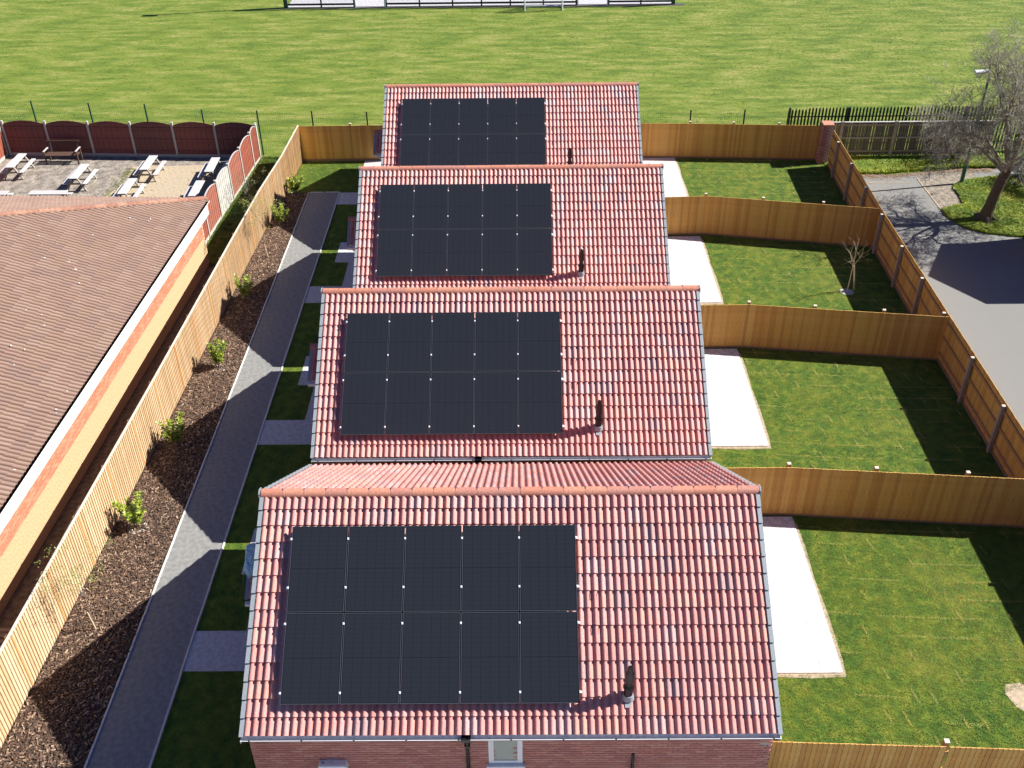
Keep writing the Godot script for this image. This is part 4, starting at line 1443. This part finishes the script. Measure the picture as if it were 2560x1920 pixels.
func build_street() -> void:
	# the large tree with bare twigs
	var t := thing("street_tree", "grey-brown tree with bare twigs on the grass island", "tree", Vector3(19.72, 0.04, -22.67))
	var tr := MB.new()
	tr.tube([Vector3(0, -0.1, 0), Vector3(0.02, 0.12, 0), Vector3(0.08, 0.6, 0.0), Vector3(0.20, 1.3, -0.05), Vector3(0.36, 1.9, -0.1), Vector3(0.46, 2.3, -0.12)], [0.46, 0.29, 0.22, 0.20, 0.20, 0.17], 12)
	for k in 5:
		var an := k * TAU / 5 + 0.4
		tr.tube([Vector3(cos(an) * 0.15, 0.16, sin(an) * 0.15), Vector3(cos(an) * 0.42, 0.03, sin(an) * 0.42), Vector3(cos(an) * 0.8, -0.05, sin(an) * 0.8)], [0.13, 0.08, 0.03], 7)
	part("trunk", tr, M.trunk, t)
	var li := MB.new()
	var tips := []
	var starts := [[Vector3(0.46, 2.25, -0.12), Vector3(-0.36, 1.0, -0.30), 1.85, 0.115], [Vector3(0.46, 2.25, -0.12), Vector3(0.25, 1.0, 0.1), 1.65, 0.11], [Vector3(0.40, 2.05, -0.1), Vector3(-0.80, 0.75, 0.1), 1.6, 0.085], [Vector3(0.44, 2.15, -0.1), Vector3(0.85, 0.55, -0.2), 1.5, 0.09],
		[Vector3(0.38, 2.0, -0.1), Vector3(-0.35, 0.55, 0.75), 1.25, 0.07], [Vector3(0.42, 2.1, -0.1), Vector3(0.5, 0.5, 0.7), 1.3, 0.07], [Vector3(0.40, 1.95, -0.1), Vector3(-0.6, 0.45, -0.7), 1.35, 0.07], [Vector3(0.46, 2.2, -0.1), Vector3(0.1, 0.9, -0.6), 1.5, 0.08]]
	for s in starts:
		branch(li, s[0], s[1].normalized(), s[2] * 1.1, s[3], 5, tips, 0.17, 0.045, 0.5)
	part("limbs", li, M.twig, t)
	var tw := MB.new()
	for q in tips:
		if rng.randf() < 0.12: continue
		for k in 4:
			var d: Vector3 = (q[1] + Vector3(rng.randf_range(-0.9, 0.9), rng.randf_range(-0.9, 0.6), rng.randf_range(-0.9, 0.9))).normalized()
			var p: Vector3 = q[0] - q[1] * rng.randf_range(0, 0.18)
			var e := p + d * rng.randf_range(0.14, 0.34)
			tw.col = Color(0.36, 0.34, 0.27) * rng.randf_range(0.8, 1.4)
			tw.bar(p, e, 0.0055, 0.0055)
			for j in 3:
				if rng.randf() < 0.75:
					var c := Color(0.33, 0.35, 0.18).lerp(Color(0.38, 0.37, 0.26), rng.randf()) * rng.randf_range(0.65, 1.2)
					leaf(tw, p.lerp(e, rng.randf_range(0.3, 1.0)), Vector3(rng.randf_range(-1, 1), rng.randf_range(-1, 0.4), rng.randf_range(-1, 1)).normalized(), rng.randf_range(0.03, 0.06), rng.randf_range(0.015, 0.028), c)
	stuff(part("crown", tw, M.twigs, t))
	# twiggy bush in front of the slatted fence
	var bu := thing("twiggy_bush", "grey twiggy bush growing before the slatted fence", "bush", Vector3(20.4, 0, -28.75))
	var bs := MB.new(); var bt := []
	for k in 9:
		var an := rng.randf() * TAU
		branch(bs, Vector3(cos(an) * 0.3, 0, sin(an) * 0.15), Vector3(cos(an) * 0.7, 1.0, sin(an) * 0.3).normalized(), 0.75, 0.03, 3, bt, 0.2, 0.04, 0.5)
	part("stems", bs, M.twig, bu)
	var bl := MB.new()
	for q in bt:
		for k in 7:
			var d := Vector3(rng.randf_range(-1, 1), rng.randf_range(-0.6, 1), rng.randf_range(-1, 1)).normalized()
			leaf(bl, q[0] + d * 0.08, d, rng.randf_range(0.05, 0.09), 0.035, Color(0.10, 0.10, 0.045).lerp(Color(0.17, 0.15, 0.09), rng.randf()))
	stuff(part("foliage", bl, M.twigs, bu))
	# dark evergreen at the right edge
	var hd := thing("evergreen_bush", "dark evergreen bush at the right picture edge behind the tree", "bush", Vector3(23.3, 0.03, -25.9))
	var hs := MB.new()
	hs.tube([Vector3(0, 0, 0), Vector3(0.1, 1.2, 0)], [0.09, 0.05], 8)
	part("stem", hs, M.trunk, hd)
	var hl := MB.new()
	for k in 9000:
		var v := Vector3(rng.randfn(), rng.randfn(), rng.randfn()).normalized()
		var rad := rng.randf_range(0.72, 1.0) * (0.86 + 0.2 * sin(v.x * 5 + 1) * sin(v.z * 4) + 0.1 * sin(v.y * 9))
		var p := Vector3(v.x * 1.2, 0.8 + v.y * 0.85, v.z * 1.7) * rad
		if p.y < 0.04: continue
		leaf(hl, p, (v + Vector3(rng.randf_range(-0.7, 0.7), rng.randf_range(-0.7, 0.7), rng.randf_range(-0.7, 0.7))).normalized(), rng.randf_range(0.06, 0.11), 0.045, Color(0.022, 0.045, 0.014) * rng.randf_range(0.7, 1.9))
	stuff(part("foliage", hl, M.leaf, hd))
	# lamp post
	var lp := thing("street_lamp", "green street lamp post with pale head behind the tree", "street lamp", Vector3(20.08, 0, -26.33))
	var lb := MB.new()
	lb.tube([Vector3(0, -0.05, 0), Vector3(0, 1.1, 0), Vector3(0, 1.15, 0), Vector3(0, 5.0, 0)], [0.085, 0.085, 0.06, 0.05], 12)
	part("post", lb, M.green_metal, lp)
	var ar := MB.new()
	ar.tube([Vector3(0, 5.0, 0), Vector3(-0.15, 5.02, 0)], [0.03, 0.03], 8)
	ar.cham(Transform3D(Basis(Vector3.FORWARD, -0.06), Vector3(-0.36, 5.04, 0)), Vector3(0.62, 0.10, 0.24), 0.035)
	part("lamp_head", ar, M.white, lp)
	# bollard
	var bo := thing("bollard", "short dark bollard at the right picture edge", "bollard", Vector3(20.68, 0, -20.95))
	var bb := MB.new()
	bb.tube([Vector3(0, -0.05, 0), Vector3(0, 0.44, 0), Vector3(0, 0.5, 0)], [0.06, 0.06, 0.035], 12)
	part("post", bb, M.dark_metal, bo)
	# the small house outside the picture whose shadow lies on the tarmac
	var g := thing("garage", "small gabled brick garage just outside the right edge", "garage", Vector3(21.5, 0, -18.98))
	var gw := MB.new()
	gw.bx(0.0, 6.0, -0.1, 3.55, -2.2, 2.2)
	for x in [0.0, 6.0]:
		gw.tri(Vector3(x, 3.55, -2.2), Vector3(x, 3.55, 2.2), Vector3(x, 4.72, 0)); gw.tri(Vector3(x, 3.55, 2.2), Vector3(x, 3.55, -2.2), Vector3(x, 4.72, 0))
	part("wall", gw, M.brick[1], g)
	var gr := MB.new()
	for s in [-1.0, 1.0]:
		gr.bar(Vector3(3.0, 4.78, 0.0), Vector3(3.0, 3.55, s * 2.35), 6.3, 0.06)
	part("roof", gr, M.hall_tile if M.has("hall_tile") else M.bench, g)
	# leaf litter along the verge
	var buf := PackedFloat32Array()
	var lf := MB.new()
	leaf(lf, Vector3.ZERO, Vector3(0, 0.1, 1).normalized(), 0.07, 0.05, Color(1, 1, 1))
	for k in 2600:
		var p := Vector3(rng.randf_range(15, 22), 0.012, 0)
		p.z = lerpf(-27.45, -28.0, clampf((p.x - 17.3) / 3.4, 0, 1)) + 0.14 + absf(rng.randfn()) * 0.22
		if rng.randf() < 0.18: p = Vector3(rng.randf_range(14.8, 19.3), 0.012, rng.randf_range(-27, -20.8))
		row(buf, Basis.from_euler(Vector3(rng.randf_range(-0.3, 0.3), rng.randf() * TAU, 0)) * rng.randf_range(0.5, 1.1), p, Color(0.26, 0.15, 0.08).lerp(Color(0.42, 0.30, 0.19), rng.randf()))
	tag(many("leaf_litter", lf.mesh(M.chip), [buf], self), "brown dead leaves scattered along the verge edge", "leaves")


# ---------------------------------------------------------------- planting
func laurel(h: float, seed_: int) -> Node3D:
	var r := rng.state
	rng.seed = seed_
	var o := Node3D.new()
	var st := MB.new()
	var lf := MB.new()
	for k in 9:
		var an := k * TAU / 9 + rng.randf()
		var lean := rng.randf_range(0.12, 0.46)
		var e := Vector3(cos(an) * lean, h * rng.randf_range(0.6, 0.95), sin(an) * lean)
		st.tube([Vector3(0, 0, 0), e * 0.5 + Vector3(0, 0.06, 0), e], [0.014, 0.010, 0.005], 5)
		for j in 74:
			var p := (e * rng.randf_range(0.22, 1.0)) + Vector3(0, 0.05, 0)
			var d := Vector3(rng.randf_range(-1, 1), rng.randf_range(-0.15, 0.9), rng.randf_range(-1, 1)).normalized()
			var c := Color(0.17, 0.25, 0.022).lerp(Color(0.38, 0.42, 0.05), rng.randf()) if rng.randf() < 0.8 else Color(0.06, 0.13, 0.02)
			leaf(lf, p, d, rng.randf_range(0.09, 0.16), rng.randf_range(0.045, 0.07), c)
	put("stem", st.mesh(M.twig), o)
	stuff(put("foliage", lf.mesh(M.leaf), o))
	rng.state = r
	return o


func sapling(called: String, label: String, p: Vector3, h: float, leaves: int, c: Color) -> Node3D:
	var o := thing(called, label, "sapling", p)
	var st := MB.new()
	var tips := []
	st.tube([Vector3(0, 0, 0), Vector3(0.02, h * 0.45, 0.01), Vector3(0.03, h * 0.6, 0.0)], [0.016, 0.012, 0.010], 6)
	for k in 6:
		var an := k * TAU / 6
		branch(st, Vector3(0.025, h * rng.randf_range(0.42, 0.6), 0), Vector3(cos(an) * 0.45, 1.0, sin(an) * 0.45).normalized(), h * 0.24, 0.007, 2, tips, 0.12, 0.03, 0.4)
	part("trunk", st, M.twig if leaves else M.cane, o)
	if leaves:
		var lf := MB.new()
		for q in tips:
			for j in leaves:
				leaf(lf, q[0] + Vector3(rng.randfn(), rng.randfn(), rng.randfn()) * 0.06, Vector3(rng.randf_range(-1, 1), rng.randf_range(-0.5, 0.8), rng.randf_range(-1, 1)).normalized(), 0.05, 0.026, c * rng.randf_range(0.7, 1.3))
		stuff(part("crown", lf, M.leaf, o))
	return o


func build_garden_plants() -> void:
	var spots := [[-10.23, -4.39, 1.0, "bright yellow-green laurel shrub nearest the camera in the bark bed"], [-10.08, -7.97, 0.98, "dark green shaded laurel between the two nearest bright ones"], [-9.83, -12.1, 1.02, "round yellow-green laurel in sun, third along the bark bed"], [-9.91, -16.56, 0.95, "half shaded laurel, fourth along the bark bed"], [-9.77, -22.66, 1.05, "upright leafy laurel, fifth along the bark bed"], [-9.66, -25.75, 0.9, "dark laurel at the far end of the bark bed"]]
	for k in spots.size():
		var s = spots[k]
		var o := laurel(s[2], 100 + k)
		o.name = numbered("laurel_shrub")
		add_child(o)
		o.position = Vector3(s[0], 0.01, s[1])
		tag(o, s[3], "shrub", "laurels in the bark bed")
		# pale mulch scraped up round the stems
		var m := MB.new()
		for j in 26:
			var a := rng.randf() * TAU
			m.cham(Transform3D(Basis.from_euler(Vector3(rng.randf(), rng.randf() * 6, rng.randf())), Vector3(cos(a), 0, sin(a)) * rng.randf_range(0.12, 0.3) + Vector3(0, 0.015, 0)), Vector3(0.05, 0.02, 0.035) * rng.randf_range(0.6, 1.4), 0.004)
		stuff(part("root_stones", m, M.conc, o))
	sapling("bed_sapling", "thin sapling with pale cane before the pale fence, nearest the camera", Vector3(-10.19, 0, -0.86), 2.5, 9, Color(0.22, 0.26, 0.06))
	sapling("bed_sapling", "thin sapling with pale cane far along the bark bed", Vector3(-9.76, 0, -19.88), 2.4, 12, Color(0.30, 0.30, 0.07))
	for p in [Vector3(-10.16, 0, -0.80), Vector3(-9.72, 0, -19.82)]:
		var c := thing("support_cane", "pale bamboo cane propping the nearer bed sapling" if p.z > -5 else "pale bamboo cane propping the far bed sapling", "cane", p)
		var b := MB.new()
		b.tube([Vector3(0.03, 0, 0.02), Vector3(-0.05, 0.62, 0.0)], [0.016, 0.015], 8)
		part("cane", b, M.cane, c)
	var y := sapling("young_tree", "bare young tree in the third garden lawn", Vector3(12.40, 0.03, -16.75), 2.35, 0, Color.WHITE)
	y.set_meta("category", "tree")
	var sk := thing("tree_stake", "short wooden stake leaning beside the bare young tree", "stake", Vector3(12.72, 0.0, -16.9))
	var sb := MB.new()
	sb.bar(Vector3(0.0, 0.0, 0), Vector3(-0.22, 1.1, 0.06), 0.045, 0.045)
	part("stake", sb, M.cane, sk)
	sheet("tree_pit", [Vector2(12.2, -16.95), Vector2(12.42, -17.0), Vector2(12.62, -16.88), Vector2(12.66, -16.66), Vector2(12.5, -16.52), Vector2(12.28, -16.55), Vector2(12.15, -16.72)], 0.0, 0.036, M.conc)
	sheet("bare_patch", [Vector2(11.25, 1.0), Vector2(11.6, 0.95), Vector2(11.85, 1.25), Vector2(11.8, 1.7), Vector2(11.5, 1.85), Vector2(11.25, 1.6), Vector2(11.15, 1.25)], 0.0, 0.036, M.sand)
	# thin wild bush between the two fences
	var w := thing("wild_bush", "thin straggly bush in the grass strip between the fences", "bush", Vector3(-11.1, 0, -24.6))
	var ws := MB.new(); var wt := []
	for k in 8:
		var an := rng.randf() * TAU
		branch(ws, Vector3(cos(an) * 0.12, 0, sin(an) * 0.3), Vector3(cos(an) * 0.4, 1.0, sin(an) * 0.4).normalized(), 0.7, 0.012, 2, wt, 0.12, 0.04, 0.4)
	part("stems", ws, M.twig, w)
	var wl := MB.new()
	for q in wt:
		for k in 5:
			leaf(wl, q[0], Vector3(rng.randf_range(-1, 1), rng.randf_range(-0.3, 1), rng.randf_range(-1, 1)).normalized(), 0.06, 0.025, Color(0.20, 0.22, 0.06) * rng.randf_range(0.6, 1.2))
	stuff(part("foliage", wl, M.leaf, w))
	# blue sheet thrown over the nearest porch canopy
	var cl := thing("blue_sheet", "pale blue sheet draped over the nearest porch canopy", "sheet", Vector3(-5.5, 2.98, -0.45))
	var nz := noise(3.0, 3, 9)
	var N := 18
	var grid := []
	for a in N + 1:
		var line := []
		for b in N + 1:
			var s := lerpf(-0.32, 0.55 + 0.10 * sin(b * 1.1), a / float(N))
			var u := lerpf(-0.62, 0.30, b / float(N)) + (0.05 * sin(a * 0.9))
			var yy := -absf(s) * tan(pitch) * 0.98 + 0.155
			var x := u
			if u < -0.40:
				yy -= (-0.40 - u) * 1.6
				x = -0.40 + (u + 0.40) * 0.35
			yy += nz.get_noise_2d(u * 1.2, s * 1.2) * 0.055 + absf(nz.get_noise_2d(u * 2.5 + 9, s * 0.7)) * 0.05
			line.append(Vector3(x, yy, s * 0.92 + nz.get_noise_2d(u, s + 5) * 0.03))
		grid.append(line)
	var cb := MB.new()
	for a in N:
		for b in N:
			cb.quad(grid[a + 1][b], grid[a + 1][b + 1], grid[a][b + 1], grid[a][b])
	part("cloth", cb, M.cloth, cl)
	build_chips()


func west_x(z: float) -> float:
	for s in west.size() - 1:
		if z >= west[s].y and z <= west[s + 1].y:
			return lerpf(west[s].x, west[s + 1].x, (z - west[s].y) / (west[s + 1].y - west[s].y))
	return -11.1


func build_chips() -> void:
	var cm := MB.new()
	cm.cham(Transform3D(), Vector3(0.022, 0.010, 0.07), 0.003)
	var buf := PackedFloat32Array()
	var tones := [Color(0.085, 0.05, 0.032), Color(0.12, 0.07, 0.045), Color(0.06, 0.036, 0.025), Color(0.19, 0.115, 0.075), Color(0.29, 0.19, 0.125), Color(0.40, 0.29, 0.20)]
	for k in 36000:
		var z := rng.randf_range(-25.8, 3.0)
		var x0 := west_x(z) + 0.05
		var p := Vector3(rng.randf_range(x0, -9.14), 0.012 + rng.randf() * 0.03, z)
		var r := rng.randf()
		var c: Color = tones[5] if r < 0.05 else (tones[4] if r < 0.15 else (tones[3] if r < 0.30 else tones[rng.randi() % 3]))
		var s := rng.randf_range(0.5, 1.5)
		row(buf, Basis.from_euler(Vector3(rng.randf_range(-0.5, 0.5), rng.randf() * TAU, rng.randf_range(-0.5, 0.5))).scaled(Vector3(s, s, s)) * Basis.from_scale(Vector3(rng.randf_range(0.6, 1.4), 1, rng.randf_range(0.7, 1.5))), p, c)
	tag(many("bark_chips", cm.mesh(M.chip), [buf], self), "loose brown bark chips covering the planting bed", "bark")


# ---------------------------------------------------------------- grass
func tuft(h: float, n: int, spread: float, seed_: int) -> MB:
	var r := RandomNumberGenerator.new()
	r.seed = seed_
	var b := MB.new()
	for k in n:
		var a := r.randf() * TAU
		var o := Vector3(r.randf_range(-spread, spread), -0.004, r.randf_range(-spread, spread))
		var lean := Vector3(cos(a), 0, sin(a)) * h * r.randf_range(0.3, 1.1)
		var s := Vector3(-sin(a), 0, cos(a)) * h * 0.16
		var t := o + lean + Vector3(0, h * r.randf_range(0.7, 1.0), 0)
		var m := o + lean * 0.35 + Vector3(0, h * 0.55, 0)
		b.quad(o - s, o + s, m + s * 0.8, m - s * 0.8)
		b.tri(m - s * 0.8, m + s * 0.8, t)
	return b


func lawn_color(v: float, w: float) -> Color:
	# v: patches from deep green to yellow, w: grain from blade to blade
	var c := Color(0.038, 0.108, 0.004).lerp(Color(0.205, 0.225, 0.013), clampf(v, 0, 1))
	if v > 0.75: c = c.lerp(Color(0.36, 0.30, 0.06), clampf((v - 0.75) * 1.4, 0, 0.7))
	return c * lerpf(0.7, 1.35, w)


func build_grass() -> void:
	var nA := noise(0.35, 4, 21)
	var nB := noise(1.6, 3, 22)
	var buf := PackedFloat32Array()
	# the right-hand gardens
	for i in 4:
		var poly := PackedVector2Array(garden(i))
		var zc := -SPACING * i
		var z0: float = poly[0].y - 0.2
		var per: int = [760, 560, 420, 340][i]
		for k in int(9.2 * 9.6 * per):
			var x := rng.randf_range(5.2, 14.5)
			var z := z0 + rng.randf() * 9.6
			if x < 7.70 and z < zc + 0.70: continue
			if not Geometry2D.is_point_in_polygon(Vector2(x, z), poly): continue
			if i == 2 and Vector2(x - 12.42, z + 16.75).length() < 0.2: continue
			if i == 0 and Vector2(x - 11.5, z - 1.4).length() < 0.28 + 0.1 * nB.get_noise_2d(x * 3, z * 3): continue
			var v := 0.52 + nA.get_noise_2d(x, z) * 0.85 + nB.get_noise_2d(x, z) * 0.18
			# lush edges, dry middle
			var edge := minf(x - 7.7, 14.0 - x) if z < zc + 0.7 else 0.2
			v += clampf((edge - 0.9) * 0.28, -0.3, 0.18)
			# dry joints between the rolls of turf
			var uz := z - x * 0.075 + 0.1 * sin(x * 0.5)
			var rw := floorf(uz / 0.61)
			var du := absf(uz - (rw + 0.5) * 0.61 - 0.0)
			var joint := (0.305 - du) < 0.028 and nA.get_noise_2d(x * 0.9 + 40, rw * 7.3) > -0.02
			var ux := x + rw * 0.77
			var cross := absf(fposmod(ux, 1.65) - 0.82) < 0.026 and nB.get_noise_2d(rw * 3.1, floorf(ux / 1.65) * 5.7) > 0.05
			if absf(nB.get_noise_2d(rw * 9.1, floorf(ux / 1.65) * 4.3)) > 0.3: v += 0.10
			var s := rng.randf_range(0.7, 1.3)
			row(buf, Basis(Vector3.UP, rng.randf() * TAU).scaled(Vector3(s, s, s)), Vector3(x, 0.03, z), lawn_color(v, rng.randf()))
	# straw along the joints of the turf
	for i in 4:
		var poly := PackedVector2Array(garden(i))
		var zc := -SPACING * i
		for rw in range(int((zc - 6.5) / 0.61), int((zc + 5.0) / 0.61)):
			var x := 7.75
			while x < 14.1:
				x += rng.randf_range(0.012, 0.04)
				var z := (rw + 1.0) * 0.61 + x * 0.075 - 0.1 * sin(x * 0.5) + rng.randfn() * 0.009
				if nA.get_noise_2d(x * 0.9 + 40, rw * 7.3) < 0.06 + rng.randf_range(-0.12, 0.12) or not Geometry2D.is_point_in_polygon(Vector2(x, z), poly): continue
				row(buf, Basis(Vector3.UP, rng.randf() * TAU).scaled(Vector3(0.8, 0.55, 0.8)), Vector3(x, 0.045, z), Color(0.62, 0.56, 0.14) * rng.randf_range(0.7, 1.2))
			for k in range(5, 11):
				if nB.get_noise_2d(rw * 3.1, k * 5.7) < 0.02: continue
				var xx := k * 1.65 + 0.82 - rw * 0.77
				xx = 7.8 + fposmod(xx - 7.8, 6.2)
				for q in 20:
					var z := (rw + 0.45 + q / 20.0 * 0.6) * 0.61 + xx * 0.075 + 0.2
					if not Geometry2D.is_point_in_polygon(Vector2(xx, z), poly): continue
					row(buf, Basis(Vector3.UP, rng.randf() * TAU).scaled(Vector3(0.8, 0.55, 0.8)), Vector3(xx + q * 0.0035 + rng.randfn() * 0.01, 0.045, z), Color(0.60, 0.52, 0.14) * rng.randf_range(0.6, 1.2))
	# front lawns on the left
	for k in 33000:
		var x := rng.randf_range(-7.66, -5.3)
		var z := rng.randf_range(-25.9, 5.0)
		var i := clampi(roundi(-z / SPACING + 0.02), 0, 3)
		var ok := true
		for j in 4:
			var g: float = -SPACING * j + [0.1, 0.0, 0.0, -0.03][j]
			if z > g - 0.84 and z < g + 0.40: ok = false
			if z > g - 2.74 and z < g - 0.82 and x > -6.47: ok = false
			if z > g - 4.42 and z < g - 2.70 and x > -7.02: ok = false
		if not ok: continue
		var s := rng.randf_range(0.7, 1.2)
		row(buf, Basis(Vector3.UP, rng.randf() * TAU).scaled(Vector3(s, s, s)), Vector3(x, 0.0, z), lawn_color(0.25 + nA.get_noise_2d(x, z) * 0.6, rng.randf()))
	for k in 9000:
		var x := rng.randf_range(-9.95, -5.3)
		var z := rng.randf_range(-29.4, -25.98)
		if x > -7.02 and z < -3 * SPACING - 2.7 and z > -3 * SPACING - 4.45: continue
		var s := rng.randf_range(0.8, 1.4)
		row(buf, Basis(Vector3.UP, rng.randf() * TAU).scaled(Vector3(s, s, s)), Vector3(x, 0.004, z), lawn_color(0.35 + nA.get_noise_2d(x, z) * 0.6, rng.randf()))
	tag(many("lawn_grass", tuft(0.024, 5, 0.035, 5).mesh(M.blade), [buf], self), "short lawn grass of the gardens", "grass")
	# taller grass: verge, island, strip between fences
	var tall := PackedFloat32Array()
	var isl := PackedVector2Array(mound())
	for k in 26000:
		var x := rng.randf_range(18.1, 25)
		var z := rng.randf_range(-27, -20.9)
		if not Geometry2D.is_point_in_polygon(Vector2(x, z), isl): continue
		if Vector2(x - 19.75, z + 22.67).length() < 0.3: continue
		var s := rng.randf_range(0.5, 1.0)
		row(tall, Basis(Vector3.UP, rng.randf() * TAU).scaled(Vector3(s, s, s)), Vector3(x, 0.05, z), lawn_color(0.55 + nA.get_noise_2d(x * 1.5, z * 1.5) * 0.6, rng.randf()) * 1.75)
	for k in 16000:
		var x := rng.randf_range(14.6, 26)
		var z := rng.randf_range(-29.4, -27.3)
		if z > lerpf(-27.45, -28.1, clampf((x - 17) / 3.6, 0, 1)): continue
		var s := rng.randf_range(0.8, 1.9)
		row(tall, Basis(Vector3.UP, rng.randf() * TAU).scaled(Vector3(s, s, s)), Vector3(x, 0.02, z), lawn_color(0.50 + nA.get_noise_2d(x * 1.5, z * 1.5) * 0.6, rng.randf()) * 1.85)
	for k in 9000:
		var z := rng.randf_range(-29.9, -19.3)
		var x := rng.randf_range(-12.4, west_x(z) - 0.12)
		var s := rng.randf_range(0.6, 1.6)
		row(tall, Basis(Vector3.UP, rng.randf() * TAU).scaled(Vector3(s, s, s)), Vector3(x, -0.008, z), lawn_color(0.35 + nA.get_noise_2d(x, z) * 0.6, rng.randf()))
	for k in 900:
		var x := -17.9 + rng.randfn() * 0.25
		var z := rng.randf_range(-28.8, -22.5)
		if rng.randf() < 0.3:
			x = rng.randf_range(-18, -12.6)
			if nB.get_noise_2d(x, z) < 0.2: continue
		row(tall, Basis(Vector3.UP, rng.randf() * TAU).scaled(Vector3(0.6, 0.4, 0.6)), Vector3(x, 0.012, z), lawn_color(0.8, rng.randf()))
	tag(many("rough_grass", tuft(0.075, 6, 0.05, 6).mesh(M.blade), [tall], self), "longer rough grass of the verge, island and strip", "grass")
	# playing field
	var fb := PackedFloat32Array()
	var nS := noise(0.22, 3, 31)
	for k in 150000:
		var z := -29.9 - 31.0 * rng.randf()
		var half := 29.0 + (-z - 30) * 0.25
		var x := rng.randf_range(-half, half)
		if z < -55.7 and x > -16.3 and x < 12.0: continue
		var v := 0.52 + nA.get_noise_2d(x * 0.22, z * 0.9) * 0.55 + nS.get_noise_2d(x * 0.2, z * 7.0) * 0.42 + nB.get_noise_2d(x * 0.12 + 70.0, z * 0.12) * 0.35
		v += 0.42 * smoothstep(-42.0, -33.0, z) - 0.05 - x * 0.006
		if x > 8 and z > -36: v -= 0.22
		var c := Color(0.095, 0.15, 0.010).lerp(Color(0.205, 0.24, 0.022), clampf(v, 0, 1))
		if v > 0.68: c = c.lerp(Color(0.36, 0.33, 0.10), clampf((v - 0.68) * 1.3, 0, 0.8))
		var s := rng.randf_range(0.7, 1.4)
		row(fb, Basis(Vector3.UP, rng.randf() * TAU).scaled(Vector3(s, s, s)), Vector3(x, 0.0, z), c * lerpf(0.75, 1.3, rng.randf()))
	tag(many("field_grass", tuft(0.030, 5, 0.07, 7).mesh(M.blade), [fb], self), "mown grass of the playing field with straw streaks", "grass")
